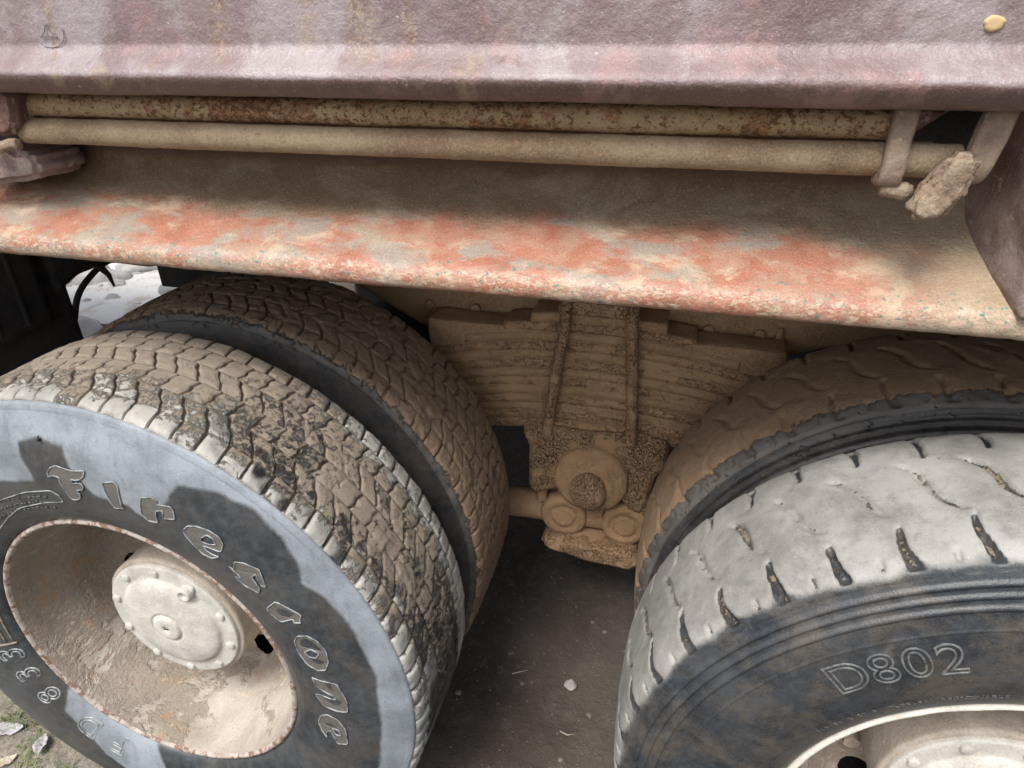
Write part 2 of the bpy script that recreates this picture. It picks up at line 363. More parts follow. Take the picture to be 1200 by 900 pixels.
def mat_bar(name, c0, c1, rust, th, xdir=1):
    q = N(name); n2 = q.noise(60, 6, .7, .2, off=5); o = q.xyz()
    col = q.mix(q.step(q.noise(7, 5, off=3), .35, .65), c0, c1)
    col = q.mix(q.ma('MULTIPLY', q.step(n2, .55, .7), .4), col, tuple(c * .6 for c in c0))
    den = q.ma('ADD', q.noise(150, 4, .7, .2, (.8, 1, 1), 9), q.ma('MULTIPLY', q.noise(5, 2, off=19), .35))
    col = q.mix(q.ma('MULTIPLY', q.step(q.ma('ADD', q.noise(40, 5, .7, .4, (1, 1, .6), 15), q.ma('MULTIPLY', q.noise(5, 2, off=19), .35)), th - .04, th + .06), .75), col, tuple(min(1, r * 2.1) for r in rust))
    col = q.mix(q.ma('MULTIPLY', q.step(den, th, th + .05), .9), col, rust)
    if xdir == 2: col = q.mix(q.ma('MULTIPLY', q.step(q.ma('ADD', o[0], q.ma('MULTIPLY', n2, .16)), -.18, -.32), .85), col, (.155, .115, .085))
    g2 = q.noise(330, 4, .75, off=93); col = q.mix(q.ma('MULTIPLY', q.step(g2, .50, .68), .5), col, tuple(c * 1.35 for c in c1)); col = q.mix(q.ma('MULTIPLY', q.step(g2, .46, .36), .5), col, tuple(c * .5 for c in c0))
    b = q.bump(g2, .6, .0016); b = q.bump(q.noise(110, 5, .65, .5, off=6), .7, .0028, b)
    return q.out(col, .72, b, spec=.3)
M_BAR1 = mat_bar('rusty_cream_rod', (.38, .26, .14), (.50, .37, .22), (.14, .06, .028), .69)
M_BAR2 = mat_bar('dusty_tan_pipe', (.25, .165, .10), (.44, .335, .22), (.20, .11, .055), .83, 2)
M_MAROON = mat_simple_dust('maroon_paint', (.13, .06, .05), (.25, .15, .125), 30, .6, .002, (.36, .29, .23), .55)
M_GUSSET = mat_simple_dust('gusset_paint', (.18, .11, .10), (.36, .29, .26), 24, .62, .002, (.44, .38, .31), .58)
M_STRAP = mat_simple_dust('strap_paint', (.22, .155, .12), (.36, .275, .20), 40, .75, .002, (.46, .37, .26), .6)
M_CRUST = mat_simple_dust('pale_crust', (.19, .13, .085), (.37, .285, .21), 45, .95, .005, (.22, .15, .10), .62)
# ------------------------------------------------------------ ground
GZ = -0.52
def mat_ground():
    q = N('damp_soil'); n1 = q.noise(1.6, 6, .6); n2 = q.noise(28, 7, .7, off=3); n3 = q.noise(160, 4, .7, off=7)
    col = q.mix(q.step(n1, .35, .65), (.054, .043, .034), (.100, .082, .068))
    col = q.mix(q.ma('MULTIPLY', q.step(n2, .45, .75), .6), col, (.15, .13, .11))
    col = q.mix(q.step(n3, .66, .72), col, (.33, .30, .26)); col = q.mix(q.step(q.noise(120, 3, off=19), .68, .72), col, (.035, .03, .028))
    b = q.bump(n3, .5, .004); b = q.bump(n2, .7, .015, b); return q.out(col, .92, b, spec=.25)
def ground():
    a = np.linspace(-1, 1, 520); g = np.sinh(a * 5.2) / np.sinh(5.2) * 150
    X, Y = np.meshgrid(g + .4, g + .5, indexing='ij'); P = np.stack([X, Y, np.zeros_like(X)], -1).reshape(-1, 3)
    near = np.exp(-(((P[:, 0] - .4) ** 2 + (P[:, 1] - .5) ** 2) / 30))
    z = GZ + (fbm(P, 3, 5, 3) - .5) * .045 * near + (fbm(P, 25, 4, 8) - .5) * .020 * near
    P[:, 2] = z
    mk('ground', P, quads(520, 520), mat_ground(), kind='structure')
ground()
def rubble():
    a = np.linspace(0, 1, 150); X, Y = np.meshgrid(-9 + a * 7.2, 1.9 + a * 8, indexing='ij'); P = np.stack([X, Y, 0 * X], -1).reshape(-1, 3)
    edge = np.minimum.reduce([P[:, 0] + 9, -1.8 - P[:, 0], P[:, 1] - 1.9, 9.9 - P[:, 1]])
    P[:, 2] = GZ - .05 + .075 * ss(0, .5, edge + (fbm(P, 2, 3, 5) - .5) * .6) + (fbm(P, 5, 4, 9) - .5) * .06
    q = N('pale_rubble'); n = q.noise(4, 6, .7, .6); n2 = q.noise(14, 5, .7, off=4)
    col = q.mix(q.step(n, .52, .66), (.66, .64, .61), (.46, .38, .31)); col = q.mix(q.step(n2, .64, .72), col, (.22, .18, .15))
    mk('pale_rubble', P, quads(150, 150), q.out(col, .6, q.bump(n2, .6, .02)), kind='structure')
rubble()
def tag(o, label, cat, group=None, kind=None):
    o['label'] = label; o['category'] = cat
    if group: o['group'] = group
    if kind: o['kind'] = kind
    return o
def stone(name, loc, s, mat, label, cat='stone', seed=0, group=None):
    bm = bmesh.new(); bmesh.ops.create_icosphere(bm, subdivisions=4, radius=1)
    P = np.array([v.co[:] for v in bm.verts]); rn = np.random.default_rng(seed)
    for k in range(9):
        d = rn.normal(size=3); d /= np.linalg.norm(d); h = rn.uniform(.55, .85); e = np.maximum(P @ d - h, 0); P -= e[:, None] * d * .9
    P *= (1 + (fbm(P, 2.5, 4, seed) - .5) * .25)[:, None]; P = P * np.array(s)
    F = [tuple(v.index for v in f.verts) for f in bm.faces]; bm.free()
    o = mk(name, P, F, mat, None, loc); o.rotation_euler = (0, 0, rn.uniform(0, 6)); return tag(o, label, cat, group)
M_STONE = mat_simple_dust('pale_stone', (.26, .245, .23), (.42, .39, .36), 40, .85); M_ROCK = mat_simple_dust('grey_rock', (.22, .225, .22), (.40, .41, .41), 6, .85, .01, (.07, .075, .06), .6)
stone('stone', (.72, .505, GZ + .006), (.020, .017, .007), M_STONE, 'flat pale stone chip lying alone on dark soil between the wheels', seed=4)
if 0: stone('rock', (-2.55, 3.15, GZ + .1), (.42, .30, .26), M_ROCK, 'grey boulder on the pale rubble behind the left wheels', 'boulder', 11)
stone('rock', (-2.05, 2.75, GZ + .03), (.30, .20, .13), M_ROCK, 'low grey stone nearest the left inner tyre on the pale rubble', 'boulder', 12)
def tan_soil():  # paler tan sheet of soil over the darker ground on the left
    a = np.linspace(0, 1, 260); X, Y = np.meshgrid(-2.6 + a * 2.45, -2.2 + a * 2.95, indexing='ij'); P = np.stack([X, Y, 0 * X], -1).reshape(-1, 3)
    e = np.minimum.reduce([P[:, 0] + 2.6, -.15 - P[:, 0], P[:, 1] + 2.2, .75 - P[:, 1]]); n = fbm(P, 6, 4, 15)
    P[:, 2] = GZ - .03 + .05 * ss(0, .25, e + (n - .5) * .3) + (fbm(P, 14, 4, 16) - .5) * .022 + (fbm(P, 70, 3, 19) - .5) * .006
    q = N('tan_soil'); n1 = q.noise(9, 6, .65); n2 = q.noise(60, 6, .75, off=3); n3 = q.noise(260, 4, .7, off=9)
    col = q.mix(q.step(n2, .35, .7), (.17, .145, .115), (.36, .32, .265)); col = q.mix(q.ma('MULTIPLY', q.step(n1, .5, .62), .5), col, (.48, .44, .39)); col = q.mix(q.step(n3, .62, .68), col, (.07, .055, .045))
    mk('tan_soil', P, quads(260, 260), q.out(col, .95, q.bump(n3, .6, .003, q.bump(n2, .8, .008))), kind='structure')
tan_soil()
def rubble_stones():
    rn = np.random.default_rng(5); bm = bmesh.new(); bmesh.ops.create_icosphere(bm, subdivisions=3, radius=1); B = np.array([v.co[:] for v in bm.verts]); BF = np.array([[v.index for v in f.verts] for f in bm.faces]); bm.free(); V = []; F = []
    for i in range(260):
        x = rn.uniform(-4.2, -1.7); y = rn.uniform(2.0, 5.5); s = rn.uniform(.02, .07) * (1 + 2.0 * (rn.random() > .88)); P = B.copy()
        for k in range(7):
            d = rn.normal(size=3); d /= np.linalg.norm(d); h = rn.uniform(.6, .9); e = np.maximum(P @ d - h, 0); P -= e[:, None] * d * .9
        P = P * (1 + (fbm(P + i * 3, 2.5, 3, 4) - .5) * .5)[:, None] * np.array([s, s * rn.uniform(.6, 1), s * rn.uniform(.35, .7)]); P += (x, y, GZ + .02)
        F.append(BF + sum(len(v) for v in V)); V.append(P)
    q = N('rubble_stone'); m = q.out(q.mix(q.step(q.noise(2.2, 4, .6), .35, .65), (.26, .25, .235), (.58, .56, .53)), .9, q.bump(q.noise(40, 5), .6, .01))
    tag(mk('rubble_stones', np.concatenate(V), np.concatenate(F), m), 'loose pale rubble stones lying beyond the far side of the truck', 'rubble', kind='stuff')
rubble_stones()
# ------------------------------------------------------------ the truck
truck = bpy.data.objects.new('dump_truck', None); C.objects.link(truck); truck.location = (0.7, 1.25, GZ)
tag(truck, 'muddy old tandem-axle dump truck with twin wheels, purple body side and worn red ledge', 'truck')
TL = Vector(truck.location)
def part(name, VF, mat, label=None, smooth=True, attrs=None, kind=None, at=(0, 0, 0)):
    V, F = VF; V = np.array([tuple(v) for v in V], float) - np.array(at)
    return mk(name, V, F, mat, truck, tuple(Vector(at) - TL), smooth, attrs, label, kind)
def sub(name, VF, mat, parent, smooth=True, attrs=None, label=None, kind=None, shift=None):
    V, F = VF; V = np.array([tuple(v) for v in V], float)
    if shift is not None: V = V - np.array(shift)
    return mk(name, V, F, mat, parent, (0, 0, 0), smooth, attrs, label, kind)
def strip(prof, x0, x1, n, amp=.0015, seed=1, sc=9, fine=.0006):
    p = np.asarray(prof, float); xs = np.linspace(x0, x1, n); m = len(p)
    V = np.stack([np.repeat(xs, m), np.tile(p[:, 0], n), np.tile(p[:, 1], n)], -1)
    t = np.gradient(p[:, :2], axis=0); nn = np.stack([-t[:, 1], t[:, 0]], -1); nn /= np.linalg.norm(nn, axis=1)[:, None] + 1e-9
    d = (fbm(V, sc, 3, seed) - .5) * 2 * amp + (fbm(V, 90, 3, seed + 5) - .5) * 2 * fine
    V[:, 1] += np.tile(nn[:, 0], n) * d; V[:, 2] += np.tile(nn[:, 1], n) * d
    return V, quads(n, m), (np.tile(p[:, 2], n) if p.shape[1] > 2 else None)
X0, X1 = -1.5, 2.9
lp = chaikin([(.245, .80, 0), (.20, .770, 0), (.15, .738, 0), (.125, .716, .0), (.110, .711, .03), (.099, .716, .06), (.095, .727, .13), (.098, .739, .2), (.107, .748, .27), (.13, .759, .38), (.165, .777, .5), (.20, .797, .62), (.222, .813, .72), (.234, .836, .82), (.24, .87, .9), (.245, .97, 1)], 2)
V, F, run = strip(lp, X0, X1, 1100, .0022, 3, 7, .0011)
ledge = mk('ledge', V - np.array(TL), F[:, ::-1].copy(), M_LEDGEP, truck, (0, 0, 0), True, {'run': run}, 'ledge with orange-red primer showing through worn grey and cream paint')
pp = [(.09, z) for z in np.arange(2.2, 1.06, -.06)] + [(.09, z) for z in np.arange(1.05, 1.0, -.004)]
pp2 = chaikin([(.09, 1.0), (.09, .994), (.083, .984), (.069, .973), (.063, .966), (.0635, .958), (.073, .946), (.082, .940), (.12, .939)], 2)
pv = [tuple(a) for a in pp] + [tuple(a) for a in pp2[1:]] + [(.18, .935), (.25, .935)]
V, F, _ = strip(pv, X0, X1, 1000, .0022, 12, 6, .0008)
side_panel = mk('side_panel', V - np.array(TL), F, M_PANEL, truck, (0, 0, 0), True, None, 'purple-brown body side with a rounded lower rail and pale drying film')
# star emblem faintly scratched into the paint, with its thin round border
def emblem():
    cx, cz, r = .0965, 1.0085, .0165; SX, SZ = 1.25, .86; A = []
    tips = [(cx + r * math.cos(a), cz + r * math.sin(a)) for a in (PI / 2, PI / 2 + 2 * PI / 3, PI / 2 + 4 * PI / 3)]
    for i in range(3):
        a = tips[i]; b = tips[(i + 1) % 3]; m = ((a[0] + b[0]) / 2, (a[1] + b[1]) / 2); k = 1.0
        c = (m[0] + (cx - m[0]) * k, m[1] + (cz - m[1]) * k)
        pts = [((1 - t) ** 2 * a[0] + 2 * t * (1 - t) * c[0] + t * t * b[0], (1 - t) ** 2 * a[1] + 2 * t * (1 - t) * c[1] + t * t * b[1]) for t in np.linspace(.16, .84, 14)]
        A.append(tube([(p[0], .0885, p[1]) for p in pts], .0006, 6))
    A.append(tube([(cx + (r + .002) * math.cos(t), .0885, cz + (r + .002) * math.sin(t)) for t in np.linspace(-2.2, .35, 30)], .00045, 6))
    V, F = join(A); V = [(cx + (v[0] - cx) * SX, v[1], cz + (v[2] - cz) * SZ) for v in V]; sub('star_emblem', (V, F), flatmat('emblem_line', (.17, .14, .14), .5), side_panel, shift=TL, label='faint three-pointed star in a ring marked into the paint')
emblem()
ys = lambda pts: extrude_poly(pts, 0, 0)
sub('paint_chip', (lambda L: (np.array([[1.1145 + p[0] * (.0085 + .0007 * math.sin(5 * math.atan2(p[2], p[0]))), .0896 + p[1], 1.0115 + p[2] * (.0066 + .0005 * math.sin(3 * math.atan2(p[2], p[0]) + 1))] for p in L[0]]), L[1][:, ::-1]))(lathe([(1, .001), (.97, -.0012), (.6, -.0019), (.01, -.0016)], 40)), flatmat('cream_chip', (.56, .41, .22), .8), side_panel, shift=TL, label='cream yellow paint chip')
# rods between the body rail and the ledge
def xrod(name, y, z, r, x0, x1, mat, label, seed, dz=0):
    n = 420; k = 20; xs = np.linspace(x0, x1, n); a = np.linspace(0, 2 * PI, k, endpoint=False)
    V = np.stack([np.repeat(xs, k), y + r * np.tile(np.cos(a), n), z + r * np.tile(np.sin(a), n)], -1)
    V[:, 2] += np.repeat(dz * (xs - x0) / (x1 - x0), k)
    d = (fbm(V, 14, 3, seed) - .5) * .0022 + (fbm(V, 70, 3, seed + 3) - .5) * .0016
    V[:, 1] += np.tile(np.cos(a), n) * d; V[:, 2] += np.tile(np.sin(a), n) * d
    return part(name, (V, quads(n, k).tolist() + [[i * k + k - 1, (i + 1) * k + k - 1, (i + 1) * k, i * k] for i in range(n - 1)]), mat, label)
xrod('hinge_rod', .136, .922, .0160, -.05, 1.078, M_BAR1, 'upper cream rod peppered with dark rust', 5)
xrod('latch_pipe', .128, .8885, .0168, -.03, 1.13, M_BAR2, 'lower tan pipe crusted with dust', 9)
# inner wall behind the rods, darker
# brackets and latch at the right
def strap(x, w, ytop=.108, ybot=.098, seed=0, zt=.942, zb=.868, x2=None):
    x2 = x if x2 is None else x2
    pts = chaikin([(ytop, zt), (ytop - .002, (zt + zb) / 2 + .01), (ybot, zb + .012), (ybot + .006, zb - .002), (ybot + .03, zb - .004)], 2)
    V = []; F = []; m = len(pts)
    for i, p in enumerate(pts):
        t = i / (m - 1); xx = x + (x2 - x) * t
        for dx, dy in ((-w / 2, .002), (-w / 2 + .003, -.001), (w / 2 - .003, -.001), (w / 2, .002), (w / 2, .014), (-w / 2, .014)):
            V.append((xx + dx, p[0] + dy * (1 if t < .7 else .3), p[1] + dy * (0 if t < .7 else 1)))
    for i in range(m - 1):
        for j in range(6): F.append((i * 6 + j, i * 6 + (j + 1) % 6, (i + 1) * 6 + (j + 1) % 6, (i + 1) * 6 + j))
    F += [(5, 4, 3, 2, 1, 0), tuple((m - 1) * 6 + j for j in range(6))]
    return V, F
def lumpy_part(name, VF, mat, sub_=.008, amp=.0015, sc=40, seed=0, label=None, parent=truck):
    V = [tuple(Vector(v) - TL) for v in VF[0]]
    return lumpy(name, (V, VF[1]), mat, parent, sub_, amp, sc, seed, label)
lumpy_part('bracket', strap(1.069, .0215, .104, .098, x2=1.066), M_STRAP, .005, .0016, 50, 1, 'flat dusty strap holding the pipe')
lumpy_part('bracket', strap(1.152, .027, .104, .105, x2=1.132, zb=.872), M_STRAP, .005, .002, 45, 2, 'flat dusty strap at the pipe end')
lumpy_part('latch_hook', extrude_poly([(1.112, .902), (1.136, .903), (1.139, .885), (1.130, .860), (1.117, .843), (1.100, .836), (1.088, .842), (1.086, .858), (1.096, .878), (1.104, .890)], .082, .106, .006), M_CRUST, .0035, .006, 60, 4, 'hanging latch tongue crusted with pale dirt')
lumpy_part('latch_pin', tube([(1.062, .112, .862), (1.085, .112, .861), (1.092, .112, .861)], [.006, .009, .006], 10), M_CRUST, .004, .002, 60, 6, 'small rusty pin end')
lumpy_part('hinge_lug', extrude_poly([(1.078, .938), (1.115, .938), (1.082, .912)], .13, .15, .003), M_MAROON, .008, .001, 40, 7)
part('shade_plate', box((1.068, .205, .880), (1.180, .215, .938), .003), M_BLACK, 'black plate standing in for the shade behind the straps')  # black sheet added to imitate the shade of a deep opening
lumpy_part('cavity_sill', box((1.085, .15, .893), (1.112, .185, .903), .003), M_CRUST, .006, .002, 40, 8)
# gusset posts
def gusset(x0, x1, seed, name='gusset'):
    V = [(x0 + .004, .118, .938), (x1, .118, .938), (x1 + .02, .088, .742), (x0 + .030, .088, .742), (x0 - .004, .25, .938), (x1, .25, .938), (x1 + .02, .25, .80), (x0 - .010, .25, .80)]
    F = [(0, 1, 2, 3), (5, 4, 7, 6), (4, 0, 3, 7), (1, 5, 6, 2), (4, 5, 1, 0), (3, 2, 6, 7)]
    return lumpy_part(name, (V, F), M_GUSSET, .012, .003, 22, seed, 'maroon gusset post joining the ledge to the body rail')
gusset(1.188, 1.28, 3); gusset(2.45, 2.54, 5)
lumpy_part('hinge_bracket', extrude_poly([(-.12, .945), (-.004, .945), (-.010, .910), (-.022, .888), (-.04, .882), (-.12, .895)], .098, .16, .006), M_MAROON, .008, .002, 30, 11, 'maroon hinge block at the left end of the rods')
lumpy_part('hinge_foot', extrude_poly([(-.18, .872), (-.085, .872), (-.065, .858), (-.045, .860), (-.030, .846), (-.036, .822), (-.18, .80)], .125, .22, .008), M_GUSSET, .008, .004, 30, 13, 'muddy foot of the hinge where the pipe ends')
lumpy_part('weld_bead', tube([(-.02, .10, .875), (-.06, .096, .868), (-.10, .10, .88)], .007, 8), M_CRUST, .005, .003, 60, 14)
# hidden bulk of the body and chassis
part('body_floor', box((-4, .25, .80), (X1, 1.9, .93), .005), M_BLACK); part('body_box', box((-4, .262, .936), (X1, 1.6, 1.3), .01), M_BLACK)
V, F, _ = strip([(.245, .97), (.245, .80)], X0, X1, 60, .001)
railp = lambda y0, y1: box((X0, y0, .43), (X1, y1, .66), .006, 2)
X0 = -4.0
fr = part('frame_rail', railp(.82, .885), M_MUD2, 'brown muddy chassis rail above the spring'); part('frame_rail', railp(1.62, 1.685), M_BLACK)
lumpy_part('bogie_plate', extrude_poly([(.05, .60), (.05, .45), (.25, .34), (.42, .30), (1.0, .30), (1.12, .345), (1.20, .38), (1.5, .40), (1.5, .60)], .800, .819, .004), M_MUD2, .02, .004, 14, 21, 'wide mud-coated plate behind the leaf spring')
for x in (.28, .95, 1.06, .40): lumpy_part('plate_bolt', tube([(x, .802, .40), (x, .788, .40)], .012, 8), M_MUD2, .006, .001, 50, 22)
for x in (-.5, .7, 2.0): part('cross_member', box((x - .05, .885, .46), (x + .05, 1.62, .60), .005), M_BLACK)
part('cross_member', tube([(.7, .80, .01), (.7, 1.7, .01)], .07, 20), M_BLACK)
WD = 1.3939
for cx in (0, WD):
    part('axle_beam', tube([(cx, .30, 0), (cx, 2.2, 0)], .07, 24), M_BLACK)
    part('differential', (lambda L: (L[0] * np.array([1, 1, 1]) + np.array([cx, 1.25, 0]), L[1]))(lathe([(.02, -.2), (.12, -.17), (.21, -.08), (.23, 0), (.21, .08), (.12, .17), (.02, .2)], 40)), M_BLACK)
part('prop_shaft', tube([(-.2, 1.25, .12), (WD, 1.25, .05)], .05, 20), M_BLACK)
part('brake_chamber', (lambda L: (L[0] + np.array([.30, .95, .12]), L[1]))(lathe([(.0, -.1), (.08, -.09), (.09, 0), (.08, .09), (0, .1)], 30)), M_BLACK)
# ------------------------------------------------------------ leaf spring and trunnion
spring = part('spring_clamp', box((.64, .705, .452), (.77, .79, .472), .004), M_MUD, at=(.7, .74, .3))
bpy.data.objects.remove(spring)
SPO = Vector((.71, .74, 0))
hl = [.56, .54, .52, .50, .485, .47, .455, .44, .42, .385, .31, .215, .15]
def leaf(i):
    z = .158 + .0232 * i; L = hl[i]; th = .0106; n = 40; pts = []
    for k in range(n + 1):
        dx = -L * (1.0) + 2 * L * k / n; pts.append((dx, z - .32 * dx * dx))
    V = []; F = []
    y0 = .702 + .002 * ((i * 7) % 3); y1 = .79
    for x, zz in pts:
        for yy, h in ((y0, -th), (y1, -th), (y1, th), (y0, th)): V.append((x, yy - SPO.y, zz + h))
    for k in range(n):
        for j in range(4): F.append((k * 4 + j, k * 4 + (j + 1) % 4, (k + 1) * 4 + (j + 1) % 4, (k + 1) * 4 + j))
    F += [(0, 3, 2, 1), tuple(n * 4 + j for j in range(4))]
    return V, F
sp = None
for i in range(13):
    VF = leaf(i)
    if sp is None:
        sp = lumpy('leaf_spring', (VF[0], VF[1]), M_MUD, truck, .014, .0022, 60, i, 'thick pack of spring leaves under caked brown mud', None, tuple(SPO - TL))
    else: lumpy('leaf', VF, M_MUD if i % 2 else M_MUD2, sp, .014, .0024, 60, i)
# soil packed between the leaves
lumpy('packed_mud', box((-.40, -.034, .15), (.40, .045, .40), .005), M_MUD2, sp, .02, .004, 25, 50, kind='stuff')
lumpy('top_clamp', extrude_poly([(-.085, .445), (-.09, .468), (-.05, .482), (.05, .482), (.085, .468), (.08, .445)], -.045, .05, .005), M_MUD, sp, .01, .003, 35, 31)
def ubolt(xt, xb):
    return chaikin([(xb, -.058, .140), (xb + (xt - xb) * .5, -.062, .30), (xt, -.060, .43), (xt, -.050, .475), (xt, -.01, .487), (xt, .045, .480), (xt, .058, .43), (xb, .058, .15)], 2)
for xt, xb in ((-.068, -.105), (.077, .098)): lumpy('u_bolt', tube(ubolt(xt, xb), .0135, 10), M_MUDp, sp, .008, .003, 45, 33)
sd_ = lumpy_part('spring_saddle', extrude_poly([(.548, .158), (.545, .118), (.560, .10), (.560, -.035), (.575, -.052), (.60, -.045), (.63, -.03), (.79, -.03), (.82, -.065), (.845, -.07), (.862, -.02), (.868, .055), (.893, .07), (.893, .150), (.83, .165), (.70, .150)], .688, .80, .006), M_MUDp, .012, .003, 30, 40, 'mud-caked spring saddle with round trunnion cap')
def cap_at(name, cx, y, cz, prof, mat, seed, amp, parent=None, sc=30, label=None, sx=1, sz=1):
    L = lathe(prof, 44); V = L[0] * np.array([sx, 1, sz]) + np.array([cx, y, cz]) - np.array(TL)
    return lumpy(name, (V.tolist(), L[1].tolist()), mat, parent or truck, .012, amp, sc, seed, label)
tc = cap_at('trunnion_cap', .718, .66, .022, [(.001, -.002), (.05, -.001), (.064, .006), (.080, .008), (.090, .014), (.093, .026), (.093, .045), (.093, .05), (.093, .10)], M_MUD2, 41, .0055, sd_ if False else None, 26, 'round trunnion cap')
cap_at('trunnion_hub', .715, .640, .004, [(.001, -.016), (.022, -.014), (.038, -.004), (.046, .010), (.048, .04)], M_MUDp, 42, .006, None, 24, 'lumpy raised centre of the trunnion', .95, 1.15)
for x, z in ((.590, -.052), (.842, -.078)): lumpy_part('saddle_bolt', tube([(x, .71, z + .02), (x, .71, z - .03), (x, .71, z - .036)], [.016, .014, .008], 10), M_MUD2, .006, .002, 50, 43)
# torque arms under the trunnion
lumpy_part('torque_rod', tube([(.20, .75, -.145), (.64, .74, -.125), (.80, .74, -.125), (1.30, .75, -.105)], .040, 14), M_MUD2, .015, .003, 20, 44)
for x, z in ((.650, -.118), (.808, -.118)): cap_at('rod_eye', x, .69, z, [(.001, .0), (.028, 0), (.034, .008), (.040, .0), (.056, .002), (.061, .012), (.061, .10), (.02, .11)], M_MUD2, 45, .0025, None, 26)
lumpy_part('clamp_block', extrude_poly([(.600, -.165), (.745, -.170), (.850, -.178), (.862, -.205), (.835, -.232), (.72, -.225), (.62, -.205), (.602, -.19)], .655, .76, .008), M_MUDp, .01, .005, 32, 46, 'rough mud-coated clamp block below the trunnion')
# ------------------------------------------------------------ mudflap and hoses
fp = lumpy_part('mudflap', box((-.656, -.02, .05), (-.646, .628, .56), .002, 1), M_FLAP, .03, .002, 9, 60, 'dark rubber mudflap ahead of the left wheel')
lumpy_part('flap_bracket', extrude_poly([(-.70, .37), (-.62, .37), (-.62, .60), (-.70, .60)], -.04, .55, .004), M_FLAP, .03, .002, 12, 61, 'dark ribbed mounting of the mudflap')
for k in range(7): part('bracket_rib', box((-.622, .02 + k * .075, .385), (-.612, .03 + k * .075, .585), .002), M_FLAP)
part('air_hose', tube(chaikin([(-.66, .56, .22), (-.66, .63, .33), (-.66, .66, .39), (-.66, .72, .425), (-.66, .80, .45), (-.5, .83, .46)], 3), .008, 8), M_BLACK, 'black air hose looping past the mudflap')
part('cable_end', tube([(-.655, .745, .45), (-.65, .768, .41), (-.65, .775, .375)], [.012, .007, .003], 8), M_BLACK)
part('air_hose', tube(chaikin([(1.10, .79, .42), (1.10, .78, .39), (1.065, .775, .375), (1.02, .78, .36), (1.0, .79, .33)], 3), .007, 8), M_MUD2)
_V, _F = extrude_poly([(.585, .425), (.66, .450), (.74, .452), (.80, .437), (.90, .392), (1.02, .362), (1.12, .36), (1.12, .62), (.585, .62)], -.672, -.628, .004)
lumpy_part('guard_bracket', ([(v[1], v[0], v[2]) for v in _V], _F), M_FLAP, .02, .003, 20, 62, 'dark curved bracket above the mudflap')
part('chassis_bracket', box((-.42, .70, .42), (-.05, .83, .62), .006), M_BLACK)
# ------------------------------------------------------------ tyres
YC = .122
SIDE = [(.294, .020), (.3020, .006), (.305, -.006), (.312, -.013), (.325, -.0195), (.345, -.0265), (.375, -.0320), (.41, -.0340), (.44, -.0320), (.47, -.0275), (.492, -.0205), (.507, -.0150)]
TR1 = [(-.0115, .516), (-.0090, .523), (-.0045, .531), (.004, .5365), (.020, .5388), (.060, .5412), (YC, .5425)]
TR2 = [(-.0105, .516), (-.0060, .523), (.0010, .5295), (.012, .5345), (.028, .5375), (.060, .5400), (YC, .5420)]
def tread_curve(T):
    P = [np.array((r, y)) for y, r in T]; P += [np.array((p[0], 2 * YC - p[1])) for p in P[::-1][1:]]
    P = np.array(chaikin(P, 3)); L = np.concatenate([[0], np.cumsum(np.linalg.norm(np.diff(P, axis=0), axis=1))])
    t = np.gradient(P, L, axis=0); nn = np.stack([-t[:, 1] * -1, t[:, 0] * -1], -1)
    # outward normal: for a curve running towards +y at large r the normal is +r
    nn = np.stack([t[:, 1], -t[:, 0]], -1); nn /= np.linalg.norm(nn, axis=1)[:, None]
    return P, L, nn
class Curve:
    def __init__(s, T): s.P, s.L, s.N = tread_curve(T); s.W = s.L[-1]
    def at(s, w, h):
        r = np.interp(w, s.L, s.P[:, 0]); y = np.interp(w, s.L, s.P[:, 1]); nr = np.interp(w, s.L, s.N[:, 0]); ny = np.interp(w, s.L, s.N[:, 1])
        return r + nr * h, y + ny * h
def wheelpos(th, r, y): return np.stack([r * np.cos(th), y + 0 * r, r * np.sin(th)], -1)
C1 = Curve(TR1); C2 = Curve(TR2)
def side_y(r): return float(np.interp(r, [p[0] for p in SIDE], [p[1] for p in SIDE]))
def profile(curve, T, s_step, t_step, back_step, hfun_end=0):
    """rows: (r, y, w, side) ; w = nan off the tread"""
    end = np.array((T[0][1], T[0][0]))
    s = dense([np.array(p) for p in chaikin(SIDE + [tuple(end)], 2)], s_step)[:-1]
    b = dense([np.array(p) for p in chaikin(SIDE + [tuple(end)], 1)], back_step)[:-1][::-1]
    w = np.linspace(0, curve.W, int(curve.W / t_step))
    r0, y0 = curve.at(w, np.zeros_like(w))
    R = np.concatenate([s[:, 0], r0, b[:, 0]]); Y = np.concatenate([s[:, 1], y0, 2 * YC - b[:, 1]])
    Wd = np.concatenate([np.full(len(s), -1.), w, np.full(len(b), -2.)])
    return R, Y, Wd
DARK = [(-0.2623,0.3380),(-0.1348,0.3819),(-0.0584,0.3956),(-0.0572,0.4136),(-0.0689,0.4387),(-0.0665,0.4655),(-0.0268,0.4763),(0.0164,0.4681),(0.0212,0.4335),(0.0390,0.4067),(0.0525,0.3882),(0.1066,0.3791),(0.1249,0.3647),(0.1589,0.3764),(0.1829,0.4018),(0.1945,0.4211),(0.2040,0.4290),(0.2294,0.4276),(0.2671,0.4210),(0.3157,0.3966),(0.3549,0.3526),(0.3755,0.3145),(0.3779,0.2811),(0.4072,0.2624),(0.4316,0.2278),(0.4506,0.1908),(0.4755,0.1012),(0.4753,-0.0341),(0.4576,-0.1359),(0.4149,-0.3136),(0.42,-.60),(-.8,-.72),(-.8,.2)]
PATCH = [(-0.2448,-0.1562),(-0.2230,-0.1751),(-0.2001,-0.1700),(-0.1798,-0.1710),(-0.1470,-0.1941),(-0.1098,-0.2346),(-0.0806,-0.2707),(-0.0502,-0.3389),(-0.0206,-0.4167),(-0.0746,-0.4555),(-0.1476,-0.3778),(-0.1891,-0.3406),(-0.2225,-0.2839),(-0.2439,-0.2551),(-0.2563,-0.2319),(-0.2474,-0.1938)]
